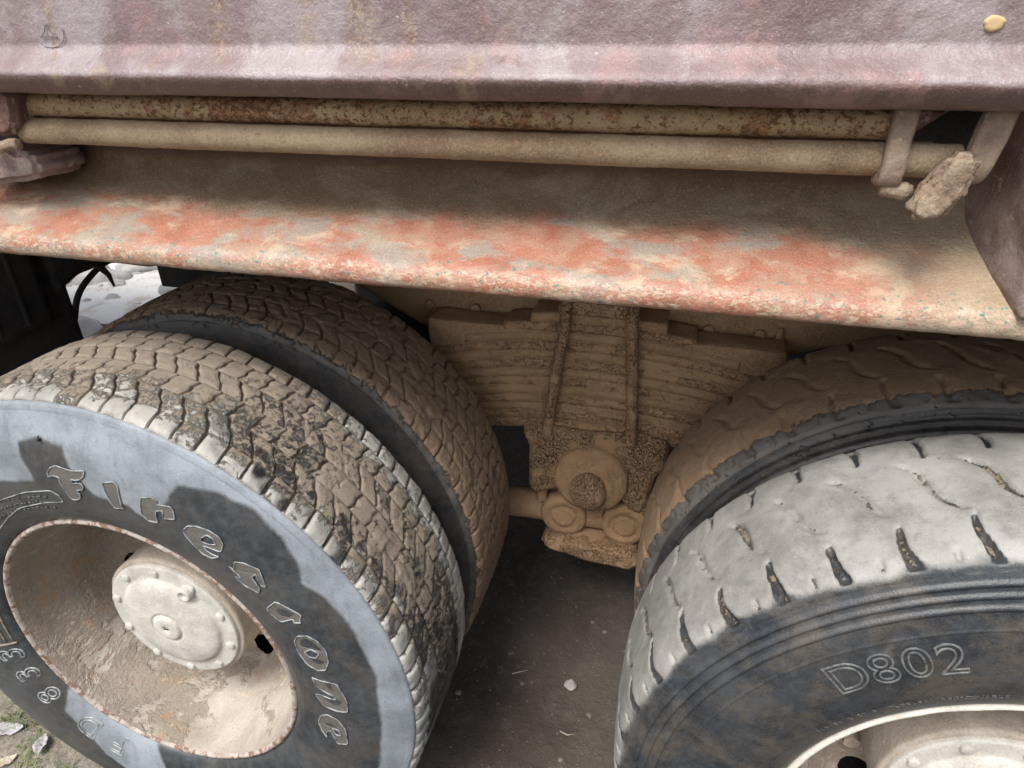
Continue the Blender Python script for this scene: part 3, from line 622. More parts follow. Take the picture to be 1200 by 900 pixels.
def deg(th): return (np.degrees(th) + 180) % 360 - 180
def t1_tread_attr(th, u, outer):
    d = deg(th)
    if outer:
        pale = np.maximum(ss(.24, .13, u), ss(.68, .80, u) * ss(75, 50, d))
        pale = np.maximum(pale, ss(58, 82, d) * .8)
        dust = -.0025 + .016 * pale
        mud = .50 + .05 * ss(.2, .35, u) - .30 * ss(.22, .08, u) - .3 * ss(.68, .8, u) * ss(60, 35, d) + .26 * ss(.30, .5, u) * ss(55, 80, d) - .16 * ss(14, -4, d)
        mud = mud + .1 * ss(10, 25, d) * ss(55, 40, d) * ss(.2, .3, u)
        return dust, mud
    return 0 * u + .004 * ss(.0, -.3, 0 * u), .86 + 0 * u - .55 * ss(.15, .0, u)
def casing1(outer, nth):
    R, Y, W = profile(C1, TR1, .004 if outer else .007, .0035, .012)
    th = np.linspace(0, 2 * PI, nth, endpoint=False); TH, RR = np.meshgrid(th, R, indexing='ij'); YY = np.broadcast_to(Y, RR.shape).copy(); WW = np.broadcast_to(W, RR.shape)
    RR = RR.copy(); P0 = wheelpos(TH, RR, YY)
    u = WW / C1.W; tread = WW >= 0
    depth = np.where(tread, .0105 * ss(.012, .019, np.minimum(WW, C1.W - WW)), 0)
    lump = fbm(P0, 24, 4, 5 + outer); fine = fbm(P0, 110, 3, 8)
    d = deg(TH)
    if outer:
        zone = ss(-12, 8, d) * ss(68, 52, d) * ss(.15, .26, u) * ss(.78, .62, u) * .9 + ss(60, 75, d) * ss(.3, .6, u) * .35
        crumb = fbm(P0, 230, 3, 18); fill = .0008 + (.0045 + .005 * fine) * zone * ss(.46, .60, lump) + .0035 * zone * ss(.60, .68, lump) + .0010 * fine + .0040 * zone * (crumb - .45)
    else:
        fill = .0015 + .0085 * ss(.46, .66, lump) + .0025 * fine
    h = np.where(tread, -depth + fill * ss(.012, .019, np.minimum(WW, C1.W - WW)), (fine - .5) * .0008)
    r2, y2 = C1.at(np.clip(WW, 0, C1.W), h)
    RR = np.where(tread, r2, RR); YY = np.where(tread, y2, YY + np.where(W == -1, -1, 1) * (fbm(P0, 9, 3, 3) - .5) * .002)
    if outer:   # fine moulded rings by the bead
        for rr, a, wd in ((.3275, .0007, .0012), (.452, .0005, .0012)): YY -= np.where(W == -1, a * np.exp(-((RR - rr) / wd) ** 2), 0)
    V = wheelpos(TH, RR, YY)
    dust, mud = t1_tread_attr(TH, np.clip(u, 0, 1), outer)
    if outer:
        mud = np.where(tread, .56 * ss(.013, .022, WW) + .25 * ss(.1, .25, u), 0.0); dust = np.where(tread, np.maximum(dust, .004 - .02 * ss(-20, -35, d)), -1)
        sidem = np.broadcast_to((W == -1) & (R > .29), RR.shape)
        q = V[sidem]; XZ = q[:, [0, 2]]
        sdd = np.maximum(-sdist(XZ, DARK), sdist(XZ, PATCH))
        rim = np.hypot(XZ[:, 0], XZ[:, 1]); sdd = np.where(XZ[:, 0] < .2, np.maximum(sdd, (rim - .507) * .6), sdd)
        dust[sidem] = sdd; mud[np.broadcast_to(W == -2, RR.shape)] = .6
        mud[sidem] = .04
    else:
        side = ~tread
        mud = np.where(side, .10 + .22 * ss(.49, .51, RR), mud); dust = np.where(side, -.008 + .006 * fbm(P0, 5, 3, 77), dust)
    m = mk('tyre', V.reshape(-1, 3), quads(nth, len(R), True, True), M_T1 if outer else M_T1in, None, (0, 0, 0), True, {'dust': dust.ravel(), 'mud': mud.ravel()})
    if outer:    # tread band of the casing wears the browner coat
        m.data.materials.append(M_T1tread); fi = np.tile((W[:-1] >= .014).astype(np.int32), nth); m.data.polygons.foreach_set('material_index', fi)
    return m
NB = 86
def rows1():
    W = C1.W; a = .0135; mid = (W - 2 * a) / 6
    return [a + mid * i for i in range(7)]
def d_(t): return float(deg(t))
def block(th0, row, edges, seed, outer):
    w0, w1 = edges[row] + (.0012 if row else 0.001), edges[row + 1] - (.0012 if row < 5 else .001)
    nu, nv = 13, 11
    pitch = 2 * PI / NB; half = pitch * .5 - .0026 / .54
    sl = (.12, .52, -.30, .52, -.30, .15)[row]; wc = (w0 + w1) / 2
    U = np.linspace(-1, 1, nu); Vv = np.linspace(-1, 1, nv)
    uu, vv = np.meshgrid(U, Vv, indexing='ij')
    def warp(uu, vv, grow):
        wv = wc + vv * ((w1 - w0) / 2 + grow); zig = .0032 * np.tanh(vv * 6) * (1 if row in (1, 2, 3, 4) else 0)
        th = th0 + uu * (half + grow / .54) + (_h(np.int64(seed), np.int64(row), np.int64(3), 5) - .5) * .0008 / .54 + (vnoise(np.stack([uu * 2.1, vv * 2.1, 0 * uu + seed], -1), 1.0, 6) - .5) * .0012 / .54 + (sl * (wv - wc) + zig) / .54
        return th, wv
    inset = -.0013
    thT, wT = warp(uu, vv, inset)
    rnd = np.minimum(1 - np.abs(uu), 1 - np.abs(vv))
    P = wheelpos(thT, .54 + 0 * thT, wT)
    edge = ss(.34, .0, rnd); h = -.0004 + (fbm(P, 60, 4, seed % 97, .65) - .5) * .0020 - .0012 * (rnd < 1e-6) - .0018 * edge * ss(.55, .8, fbm(P, 70, 3, seed % 89)); h = h + (fbm(P, 260, 2, 4) - .5) * .0010
    if outer and row == 0: h = h + .0012 * np.sin(uu * 2.2 + .4)
    wear = (vnoise(P, 30, 9) - .5) * .003; h = h + wear * (1 if outer else .6) - (0 if outer else .0035 * ss(.55, .8, fbm(P, 40, 3, 5)))
    r, y = C1.at(np.clip(wT, 0, C1.W), h); top = wheelpos(thT, r, y).reshape(-1, 3)
    ring = [(i, 0) for i in range(nu)] + [(nu - 1, j) for j in range(1, nv)] + [(i, nv - 1) for i in range(nu - 2, -1, -1)] + [(0, j) for j in range(nv - 2, 0, -1)]
    ru = np.array([U[i] for i, j in ring]); rv = np.array([Vv[j] for i, j in ring])
    V = [top]; hs = []
    for g, hh in ((0.0, -.0024), (.0006, -.0125)):
        t, wv = warp(ru, rv, g); wv = np.clip(wv, 0, C1.W); rr, yy = C1.at(wv, hh + 0 * wv); V.append(wheelpos(t, rr, yy))
    V = np.concatenate(V); n0 = nu * nv; m = len(ring); ri = [i * nv + j for i, j in ring]
    F = [list(map(int, f)) for f in quads(nu, nv, False, True)]
    for k in range(m):
        k2 = (k + 1) % m
        F.append([ri[k], ri[k2], n0 + k2, n0 + k]); F.append([n0 + k, n0 + k2, n0 + m + k2, n0 + m + k])
    th = np.concatenate([thT.ravel(), np.full(2 * m, th0)]); wv = np.concatenate([wT.ravel(), np.full(m, wc) + rv * (w1 - w0) / 2, np.full(m, wc) + rv * (w1 - w0) / 2])
    dust, mud = t1_tread_attr(th, wv / C1.W, outer)
    rs = np.random.default_rng(seed); mud = mud + rs.uniform(-.07, .07) + (rs.uniform(-.02, .26) if row == 0 else 0); dust = dust + (rs.uniform(-.016, .006) if (outer and row < 2 and d_(th0) < 62) else 0) * (vnoise(np.concatenate([top, top[:1].repeat(len(th) - len(top), 0)]), 45, seed % 31) * 1.8); mud[n0 + m:] += .15
    return V, F, dust, mud
def add_blocks(tyre, outer, lo, hi, prows, budget):
    edges = rows1(); rest = []; cnt = 0; mat = M_T1tread if outer else M_T1in
    for row in range(6):
        for k in range(NB):
            th0 = (k + (0.5 if row % 2 else 0)) * 2 * PI / NB; seed = row * 1000 + k + (7 if outer else 5)
            V, F, du, mu = block(th0, row, edges, seed, outer); d = float(deg(th0))
            vis = row in prows and lo < d < hi
            if vis and cnt < budget:
                mk('tread_block', V, F, mat, tyre, (0, 0, 0), True, {'dust': du, 'mud': mu}); cnt += 1
            else: rest.append((V, F, du, mu))
    o = 0; VV = []; FF = []; D = []; M = []
    for V, F, du, mu in rest:
        VV.append(V); FF.append(np.array(F) + o); o += len(V); D.append(du); M.append(mu)
    mk('tread_blocks', np.concatenate(VV), np.concatenate(FF), mat, tyre, (0, 0, 0), True, {'dust': np.concatenate(D), 'mud': np.concatenate(M)}, kind='stuff')
    return cnt
PITCH2 = 2 * PI / 43; PH2 = math.radians(106.6)
def casing2(outer, nth, phase):
    R, Y, W = profile(C2, TR2, .0013 if outer else .0025, .003, .012)
    th = np.linspace(0, 2 * PI, nth, endpoint=False); TH, RR = np.meshgrid(th, R, indexing='ij'); YY = np.broadcast_to(Y, RR.shape).copy(); WW = np.broadcast_to(W, RR.shape); RR = RR.copy()
    P0 = wheelpos(TH, RR, YY); tread = WW >= 0; n1 = fbm(P0, 18, 3, 4); n2 = fbm(P0, 90, 3, 6)
    def grooves(w, ph, sgn):
        k = (TH - ph) / PITCH2; ki = np.round(k); c = .010 * np.sin(w / .085 * 2.4) * sgn + (n1 - .5) * .012 + (n2 - .5) * .003
        arc = (k - ki) * PITCH2 * .538 - c
        g = np.exp(-(np.abs(arc) / (.0052 + .0018 * _h(ki.astype(np.int64) + 50, ki.astype(np.int64), ki.astype(np.int64), 3)) / np.clip(1.25 - w * 9, .45, 1.2)) ** 4)
        L = .070 + .02 * _h(ki.astype(np.int64) + 9, ki.astype(np.int64), ki.astype(np.int64), 5)
        return g * ss(.006, .014, w) * ss(L, L - .012, w), arc
    g1, a1 = grooves(WW, phase, 1); g2, a2 = grooves(C2.W - WW, phase + PITCH2 * .5, -1)
    # small slots between the shoulder grooves
    k = (TH - phase) / PITCH2 + .5; arc = (k - np.round(k)) * PITCH2 * .53
    slot = np.exp(-(np.abs(arc) / .0028) ** 4) * ss(.012, .015, WW) * ss(.029, .025, WW)
    # centre grooves, slanted, and thin worn rings
    k = (TH - phase) / PITCH2 + .5; cw = WW - C2.W / 2; arc = (k - np.round(k)) * PITCH2 * .54 + cw * -.55
    k3 = (arc / (PITCH2 * .54)); arc = (k3 - np.round(k3)) * PITCH2 * .54
    arc = arc + (n1 - .5) * .014 + .006 * np.sin(cw * 60); g3 = np.exp(-(np.abs(arc) / .0062) ** 3) * ss(.056, .040, np.abs(cw)) * (.45 + .5 * ss(.35, .6, fbm(P0, 7, 2, 91)))
    ring = np.exp(-((np.abs(cw) - .055 - .004 * np.sin((TH - phase) / PITCH2 * 2 * PI)) / .0022) ** 2) * .0
    G = np.maximum.reduce([g1, g2, g3, ring]); G = np.where(tread, G, 0); slot = np.where(tread, slot, 0)
    fill = .55 + .7 * (n2 - .5) + .5 * (n1 - .5)
    h = -G * .0105 * np.clip(1.35 - fill, .45, 1) - slot * .0055 + (n1 - .5) * .0010 + (n2 - .5) * .0012
    if not outer: h = h + .002 * ss(.5, .7, n1)
    r2, y2 = C2.at(np.clip(WW, 0, C2.W), h); fr = W == -1
    RR = np.where(tread, r2, RR); YY = np.where(tread, y2, YY)
    for rr, a, wd in ((.345, .0007, .0012), (.4505, .0008, .0014), (.478, .0030, .0032), (.4915, .0030, .0030), (.5045, .0030, .0030)):
        YY -= np.where(fr & ~tread, a * np.exp(-((RR - rr) / wd) ** 4), 0)
    YY -= np.where(fr & ~tread, (fbm(P0, 12, 3, 31) - .5) * .0014, 0)
    for wv, a, wd in ((.006, .0018, .0035),): RR += np.where(tread, a * np.exp(-((WW - wv) / wd) ** 2), 0)
    V = wheelpos(TH, RR, YY)
    if outer:
        halo = np.exp(-(a1 / (.014)) ** 2) * ss(.08, .05, WW) * (n1 > -1) * ss(.50, .60, fbm(P0, 11, 2, 44))
        dust = np.where(tread, np.minimum((WW - .010) * .6, .012) - .008 * halo - .06 * np.maximum(g1, 0) ** 2 - .022 * G ** 2 + .012 * (n1 - .5), -.004 - .010 * (n1 - .3))
        mud = np.where(tread, .05 + .5 * np.maximum(g1, slot) * ss(.42, .55, n2) + .42 * g3 + .08 * np.exp(-((np.abs(cw) - .05) / .012) ** 2) * ss(.4, .6, n1), .14 + .06 * ss(.40, .36, RR) + .12 * np.exp(-((RR - .375) / .03) ** 2) * ss(.5, .6, n1))
        mud = mud + np.where(tread, .14 * ss(.06, .13, WW + .04 * (n1 - .5)), 0)
    else:
        dust = np.where(tread, .01, -.003 + .004 * (n1 - .4)); mud = np.where(tread, .30 + .62 * ss(.018, .045, WW + .02 * (n1 - .5)), .30) - .1 * slot
    m = mk('tyre', V.reshape(-1, 3), quads(nth, len(R), True, True), M_T2 if outer else M_T2in, None, (0, 0, 0), True, {'dust': dust.ravel(), 'mud': mud.ravel()})
    return m
def place(o, cx, y, label):
    o.parent = truck; o.location = Vector((cx, y, 0)) - TL; o['label'] = label; return o
ty1 = place(casing1(True, 1000), 0, 0, 'block-tread tyre with raised gothic lettering and a blue-grey dust band')
ty1i = place(casing1(False, 760), 0, .345, 'inner twin tyre of the left pair, tread packed with brown mud')
ty2 = place(casing2(True, 1300, PH2), WD, 0, 'worn lug tyre with large outlined characters and pale dusty tread')
ty2i = place(casing2(False, 900, PH2 + .05), WD, .345, 'inner twin tyre of the right pair with brown muddy lugs')
c1 = add_blocks(ty1, True, -42, 150, (0, 1, 2, 3, 4, 5), 210)
add_blocks(ty1i, False, -12, 112, (2, 3, 4, 5), 300 - c1)
for src, cx in ((ty1i, 0), (ty2i, WD)):          # far side twins share the mesh
    for y in (2.5 - 0, 2.5 - .345):
        o = src.copy(); C.objects.link(o); o.parent = truck; o.location = Vector((cx, y, 0)) - TL; o.rotation_euler = (0, 0, PI); o['label'] = 'plain dark tyre on the far side of the truck'
# ------------------------------------------------------------ rims and hubs
def disc_with_holes(n, nh, hr, hc, prof, ph):
    """prof (r,y) dense; holes of radius hr centred at radius hc"""
    p = np.asarray(prof, float); th = np.linspace(0, 2 * PI, n, endpoint=False)
    R = np.broadcast_to(p[:, 0], (n, len(p))).copy(); T = np.broadcast_to(th[:, None], R.shape).copy()
    F = quads(n, len(p), True)
    x = R * np.cos(T); z = R * np.sin(T); hx = [(hc * math.cos(ph + 2 * PI * k / nh), hc * math.sin(ph + 2 * PI * k / nh)) for k in range(nh)]
    D = np.full(R.shape, 1e9); CX = np.zeros(R.shape); CZ = np.zeros(R.shape)
    for a, b in hx:
        d = np.hypot(x - a, z - b); m = d < D; D[m] = d[m]; CX[m] = a; CZ[m] = b
    Df = D.ravel(); keep = (Df[F] > hr).sum(1) >= 2; F = F[keep]; used = np.zeros(len(Df), bool); used[F.ravel()] = True
    mv = used & (Df < hr); cx = CX.ravel(); cz = CZ.ravel(); X = x.ravel(); Z = z.ravel()
    X = np.where(mv, cx + (X - cx) * hr / Df, X); Z = np.where(mv, cz + (Z - cz) * hr / Df, Z)
    Yv = np.broadcast_to(p[:, 1], R.shape).ravel(); V = np.stack([X, Yv, Z], -1); return V, F
def rim(cx, y, inner, mat_lip, ph):
    lip = [(.3045, .012), (.3050, .000), (.3035, -.0065), (.2990, -.0095), (.2950, -.0080), (.2925, -.003)]
    bowl = chaikin([(.2926, -.003), (.2885, .012), (.284, .038), (.276, .062), (.262, .090), (.255, .120), (.250, .150), (.240, .178), (.225, .192), (.20, .199), (.165, .196), (.145, .190)], 2)
    L = lathe(chaikin(lip, 2), 180)
    bd = dense(bowl, .005); V, F = disc_with_holes(360, 10, .025, .203, bd, ph)
    P = np.array(V); d = (fbm(P, 22, 4, 7 + int(cx * 10)) - .5) * .006 * ss(.29, .28, np.hypot(P[:, 0], P[:, 2])); rr = np.hypot(P[:, 0], P[:, 2]); V = P * np.array([1, 1, 1]); V[:, 0] *= (rr - d) / rr; V[:, 2] *= (rr - d) / rr; V[:, 1] -= np.abs(d) * .5
    o = mk('wheel_rim', V, F[:, ::-1].copy(), M_RIM, truck, Vector((cx, y, 0)) - TL)
    B = lathe([(.299, .010), (.297, .05), (.285, .10), (.270, .14), (.262, .19), (.275, .235), (.30, .245)], 96); sub('rim_barrel', B, M_BLACK, o)
    W2 = lathe([(.254, .150), (.254, .19), (.20, .206), (.15, .204)], 96)
    P2 = L[0].copy(); dd = (fbm(P2, 40, 3, 9) - .5) * .0022; P2[:, 1] += dd; sub('rim_lip', (P2, L[1][:, ::-1].copy()), mat_lip, o)
    return o
def hub(cx, y, ph):
    dr = lathe(chaikin([(.146, .24), (.146, .085), (.146, .078), (.143, .0745), (.137, .074)], 1), 96)
    n = 90; o = lumpy('wheel_hub', (dr[0].tolist(), dr[1].tolist()), M_DRUM, truck, .02, .0015, 30, 3, 'round dusty planetary hub', None, Vector((cx, y, 0)) - TL)
    fc = lathe(chaikin([(.1375, .0765), (.1375, .068), (.134, .0655), (.110, .0655), (.106, .064), (.101, .056), (.080, .0505), (.050, .0475), (.036, .047), (.034, .0495), (.030, .0495), (.028, .0445), (.024, .0425), (.008, .0425), (.0055, .0455), (.0005, .0455)], 2), 120)
    # ten scallops where the cover thins between bolts
    P = fc[0].copy(); P[:, 1] += (fbm(P, 60, 3, 6) - .5) * .0010; sub('hub_cover', (P, fc[1][:, ::-1].copy()), M_HUB, o)
    for k in range(10):
        a = ph + 2 * PI * k / 10; c = Vector((.1235 * math.cos(a), .0655, .1235 * math.sin(a))); V = []; F = []
        for j, (r, yy) in enumerate(((.0090, .004), (.0090, -.0025), (.0075, -.0050), (.0040, -.0058))):
            for i in range(12):
                t = 2 * PI * i / 12; rr = r * (1 if i % 2 else .95); V.append(c + Vector((rr * math.cos(t), yy, rr * math.sin(t))))
        for j in range(3):
            for i in range(12): F.append((j * 12 + (i + 1) % 12, (j + 1) * 12 + (i + 1) % 12, (j + 1) * 12 + i, j * 12 + i))
        F.append(tuple(36 + i for i in range(12))[::-1]); sub('hub_bolt', (V, F), M_HUB, o, smooth=False)
    a = ph + .32 + PI / 5 * 2; c = Vector((.112 * math.cos(1.02 + ph * 0), 0, .112 * math.sin(1.02)))
    pl = lathe([(.0145, .066), (.0145, .052), (.0125, .0495), (.008, .0495), (.0065, .054), (.0005, .054)], 24); sub('filler_plug', (pl[0] + np.array(c), pl[1][:, ::-1].copy()), M_HUB, o)
    sl = box((-.005, .0445, -.0012), (.005, .0475, .0012), .0004); 
    sub('plug_slot', box((-.0050, .0440, -.0014), (.0050, .0464, .0014), .0004), M_BLACK, o)
    for k in range(10):
        a = ph + .3 + 2 * PI * k / 10; b = tube([(.163 * math.cos(a), .20, .163 * math.sin(a)), (.163 * math.cos(a), .172, .163 * math.sin(a))], .014, 6); sub('wheel_nut', b, M_DRUM, o, smooth=False)
    return o
r1 = rim(0, 0, False, M_FLANGE, 1.32); h1 = hub(0, 0, math.radians(57)); r2 = rim(WD, 0, False, M_FLANGE2, 2.18); h2 = hub(WD, 0, math.radians(116))
r1['label'] = 'dished rim caked with beige dirt and rust flecks'; r2['label'] = 'rim with a cream painted lip'
for cx in (0, WD):
    part('brake_drum', (lambda L: (L[0] + np.array([cx, 0, 0]), L[1]))(lathe([(.10, .235), (.205, .24), (.21, .26), (.21, .62), (.10, .64)], 60)), M_BLACK)
    o = part('wheel_rim', (lambda L: (L[0] + np.array([cx, .345, 0]), L[1]))(lathe([(.298, .0), (.285, .02), (.262, .09), (.258, .16), (.285, .235), (.298, .245)], 72)), M_BLACK)
# ------------------------------------------------------------ raised marks on the sidewalls
GLYPHS = [
 [[(-0.0192,0.4188),(-0.0113,0.4274),(-0.0006,0.4321),(0.0114,0.4299),(0.0250,0.4279),(0.0458,0.4315),(0.0423,0.4223),(0.0346,0.4157),(0.0249,0.4128),(0.0180,0.4137),(0.0200,0.4061),(0.0260,0.4084),(0.0335,0.4091),(0.0357,0.4051),(0.0318,0.3971),(0.0225,0.3953),(0.0203,0.3905),(0.0235,0.3881),(0.0204,0.3800),(0.0118,0.3754),(0.0041,0.3745),(0.0020,0.3781),(-0.0002,0.3897),(-0.0039,0.4024),(-0.0017,0.4131),(-0.0108,0.4144),(-0.0209,0.4112)]],
 [[(0.0777,0.4157),(0.0971,0.4206),(0.1018,0.4143),(0.0970,0.3796),(0.0999,0.3757),(0.0831,0.3725),(0.0786,0.3880),(0.0781,0.4027)]],
 [[(0.1407,0.3998),(0.1587,0.4032),(0.1655,0.3987),(0.1636,0.3925),(0.1853,0.3924),(0.1878,0.3870),(0.1875,0.3722),(0.1693,0.3706),(0.1704,0.3836),(0.1603,0.3816),(0.1559,0.3674),(0.1564,0.3599),(0.1396,0.3596),(0.1332,0.3703),(0.1373,0.3874)]],
 [[(0.2020,0.3512),(0.2112,0.3601),(0.2252,0.3621),(0.2430,0.3583),(0.2567,0.3492),(0.2606,0.3380),(0.2544,0.3238),(0.2273,0.3292),(0.2305,0.3207),(0.2387,0.3153),(0.2492,0.3139),(0.2352,0.3070),(0.2215,0.3124),(0.2104,0.3271),(0.2032,0.3409)],[(0.2381,0.3498),(0.2283,0.3432),(0.2260,0.3366),(0.2394,0.3340),(0.2492,0.3355),(0.2464,0.3455)]],
 [[(0.2646,0.2945),(0.2735,0.2906),(0.2783,0.3056),(0.2918,0.3058),(0.3133,0.2984),(0.3153,0.2880),(0.3184,0.2686),(0.3118,0.2695),(0.3059,0.2892),(0.2994,0.2827),(0.3080,0.2635),(0.3041,0.2533),(0.2820,0.2622),(0.2705,0.2758),(0.2818,0.2765)]],
 [[(0.3148,0.2182),(0.3334,0.2378),(0.3693,0.2193),(0.3656,0.2104),(0.3665,0.2037),(0.3556,0.2023),(0.3547,0.2090),(0.3330,0.1962),(0.3180,0.2084)]],
 [[(0.3503,0.1540),(0.3580,0.1674),(0.3742,0.1736),(0.3899,0.1654),(0.4001,0.1488),(0.4010,0.1262),(0.3938,0.1078),(0.3795,0.1011),(0.3631,0.1090),(0.3534,0.1293)],[(0.3632,0.1351),(0.3760,0.1462),(0.3890,0.1410),(0.3810,0.1289),(0.3707,0.1275)]],
 [[(0.3666,0.0714),(0.3812,0.0700),(0.4082,0.0726),(0.4171,0.0481),(0.4204,0.0337),(0.4182,0.0109),(0.3987,0.0074),(0.3785,0.0101),(0.3659,0.0312),(0.3758,0.0363),(0.3934,0.0328),(0.4029,0.0359),(0.3993,0.0422),(0.3885,0.0448),(0.3739,0.0524)]],
 [[(0.3580,-0.0459),(0.3658,-0.0266),(0.3789,-0.0175),(0.3966,-0.0224),(0.4077,-0.0415),(0.4063,-0.0791),(0.3876,-0.0847),(0.3790,-0.0565),(0.3701,-0.0651),(0.3701,-0.0774),(0.3622,-0.0646)],[(0.3835,-0.0482),(0.3950,-0.0494),(0.3981,-0.0604),(0.3884,-0.0625)]],
]
def on_side(poly, lift=0.0):
    return [(x, side_y(math.hypot(x, z)) - lift, z) for x, z in poly]
def resample(poly, step):
    P = [Vector(p) for p in poly]; out = []
    for i in range(len(P)):
        a, b = P[i], P[(i + 1) % len(P)]; k = max(1, int((b - a).length / step))
        for j in range(k): out.append(a + (b - a) * j / k)
    return out
def roundc(poly):
    P = [np.array(p) for p in poly]; Q = []
    for i in range(len(P)):
        a, b = P[i], P[(i + 1) % len(P)]; Q += [a * .9 + b * .1, a * .1 + b * .9]
    return [tuple(q) for q in Q]
for g in GLYPHS:
    mx = sum(p[0] for p in g[0]) / len(g[0]); mz = sum(p[1] for p in g[0]) / len(g[0]); g = [[(mx + (x - mx) * 1.10, mz + (z - mz) * 1.10) for x, z in l] for l in g]
    loops = [resample(roundc(l), .003) for l in g]
    tess = tessellate_polygon([[Vector((p[0], p[1], 0)) for p in l] for l in loops]); flat = [p for l in loops for p in l]
    pts = on_side([(p[0], p[1]) for p in flat], .0008); fs = [tuple(t) for t in tess]
    face = mk('raised_letter', pts, fs, M_LET, ty1, (0, 0, 0), True)
    edge = join([tube(on_side([(p[0], p[1]) for p in l], .0012), .0011, 6, True) for l in loops])
    V = list(pts) + [tuple(v) for v in edge[0]]; k = len(pts); F = list(fs) + [tuple(i + k for i in f) for f in edge[1]]
    me = mesh('raised_letter', V, F, M_LET, True); me.materials.append(M_LEDGE)
    me.polygons.foreach_set('material_index', np.array([0] * len(fs) + [1] * len(edge[1]), np.int32)); face.data = me
def text_char(ch, size, outline):
    cu = bpy.data.curves.new('t', 'FONT'); cu.body = ch; cu.size = size; cu.align_x = 'CENTER'
    if outline: cu.fill_mode = 'NONE'; cu.bevel_depth = .0014; cu.bevel_resolution = 1; cu.resolution_u = 5
    else: cu.extrude = .0006; cu.resolution_u = 3
    o = bpy.data.objects.new('t', cu); C.objects.link(o); bpy.context.view_layer.update()
    me = bpy.data.meshes.new_from_object(o.evaluated_get(bpy.context.evaluated_depsgraph_get()))
    V = np.zeros(len(me.vertices) * 3); me.vertices.foreach_get('co', V); V = V.reshape(-1, 3); F = [tuple(p.vertices) for p in me.polygons]
    bpy.data.objects.remove(o); bpy.data.curves.remove(cu); bpy.data.meshes.remove(me); return V, F
def wheel_text(chars, size, r0, tyre, mat, outline, name, dip=.0004, sx=1.0):
    """chars: list of (character, degrees); baseline radius r0, reading clockwise"""
    for ch, d in chars:
        if ch == ' ': continue
        V, F = text_char(ch, size, outline); t0 = math.radians(d); P = []
        for x, yv, z in V:
            r = r0 + yv; t = t0 - x * sx / (r0 + size * .35); P.append((r * math.cos(t), side_y(r) - dip - z, r * math.sin(t)))
        mk(name, P, F, mat, tyre, (0, 0, 0), False)
wheel_text([('D', 130.4), ('8', 124.6), ('0', 119.5), ('2', 114.6)], .066, .392, ty2, M_T2 if False else mat_simple_dust('letter_dark', (.06, .065, .07), (.20, .20, .19), 60, .4), True, 'raised_letter')
MS = mat_simple_dust('small_letter', (.07, .07, .068), (.17, .165, .15), 60, .5)
s = 'TUBELESS REGROOVABLE'; wheel_text([(c, 127.5 - i * 1.08) for i, c in enumerate(s)], .0100, .3375, ty2, MS, False, 'small_letter')
s = '315/80 R 22.5'; wheel_text([(c, 144.5 - i * 1.12) for i, c in enumerate(s)], .0100, .3375, ty2, MS, False, 'small_letter')
wheel_text([('F', -115.7), ('D', -128.2), ('8', -145.7), ('3', -156.2), ('3', -165.5)], .070, .320, ty1, M_LEDGE, True, 'raised_letter')
# oval plate outline and the unreadable rows of small raised marks in it
OVAL = [(-0.2904,0.2110),(-0.1779,0.3274),(-0.1549,0.3389),(-0.0903,0.3682),(-0.0348,0.3818),(-0.0216,0.3743),(-0.0211,0.3594),(-0.0649,0.3492),(-0.1265,0.3251),(-0.1671,0.2938),(-0.2321,0.2335)]
lo = resample(roundc(roundc(OVAL)), .004); E = tube(on_side([(p[0], p[1]) for p in lo], .0006), .0010, 6, True)
sub('raised_border', E, M_LEDGE, ty1)
rn = random.Random(4); A = []
for r in (.345, .357, .369):
    d = 98.0
    while d < 130:
        L = rn.uniform(.5, 1.3); t = [math.radians(d + L * j / 3) for j in range(4)]; rr = r + rn.uniform(-.001, .001)
        A.append(tube(on_side([(rr * math.cos(a), rr * math.sin(a)) for a in t], .0004), .0008, 4)); d += L + rn.uniform(.4, 1.0)
        if rn.random() < .5: A.append(tube(on_side([(k * math.cos(t[0]), k * math.sin(t[0])) for k in (rr - .003, rr + .003)], .0004), .0007, 4))
V, F = join(A); sub('raised_marks', (V, F), MS, ty1, kind='stuff')
# ribbed plaque at the left
A = []
for r in (.292 + .030, .335, .352, .372): 
    t = [math.radians(a) for a in np.linspace(-171, -192, 14)]; A.append(tube(on_side([(r * math.cos(a), r * math.sin(a)) for a in t], .0008), .0016, 6))
t0 = math.radians(-170); A.append(tube(on_side([(r * math.cos(t0), r * math.sin(t0)) for r in (.318, .335, .355, .375)], .0008), .0024, 6))
V, F = join(A); sub('raised_plaque', (V, F), mat_simple_dust('plaque_dirt', (.16, .13, .09), (.42, .37, .28), 60, .8), ty1)
# moulding pin and stains
sub('moulding_pin', tube(on_side([(-.0220, .473), (-.0222, .481)], .003), [.003, .0008], 6), M_BLACK, ty1)
# ------------------------------------------------------------ litter at the lower left and small debris
def leafmesh(s, seed):
    rn = np.random.default_rng(seed); V = []; F = []; n = 9; m = 5
    for i in range(n):
        t = i / (n - 1); wd = s * .42 * math.sin(PI * min(.98, t * .94 + .05)) ** .8 * (1 + .15 * math.sin(t * 19 + seed))
        for j in range(m):
            v = (j / (m - 1) - .5) * 2; V.append((s * (t - .5) * 1.7, v * wd, s * .22 * (abs(v) ** 1.5) * math.sin(seed + 2 * t) + s * .18 * math.sin(t * 4 + seed) + .05 * s * rn.random()))
    F = quads(n, m).tolist(); k = len(V); V = V + [(a, b, c - .0006) for a, b, c in V]; F = F + [[q + k for q in f[::-1]] for f in F]
    for i in range(n - 1): F += [[i * m, i * m + k, (i + 1) * m + k, (i + 1) * m], [(i + 1) * m + m - 1, (i + 1) * m + m - 1 + k, i * m + m - 1 + k, i * m + m - 1]]
    return V, F
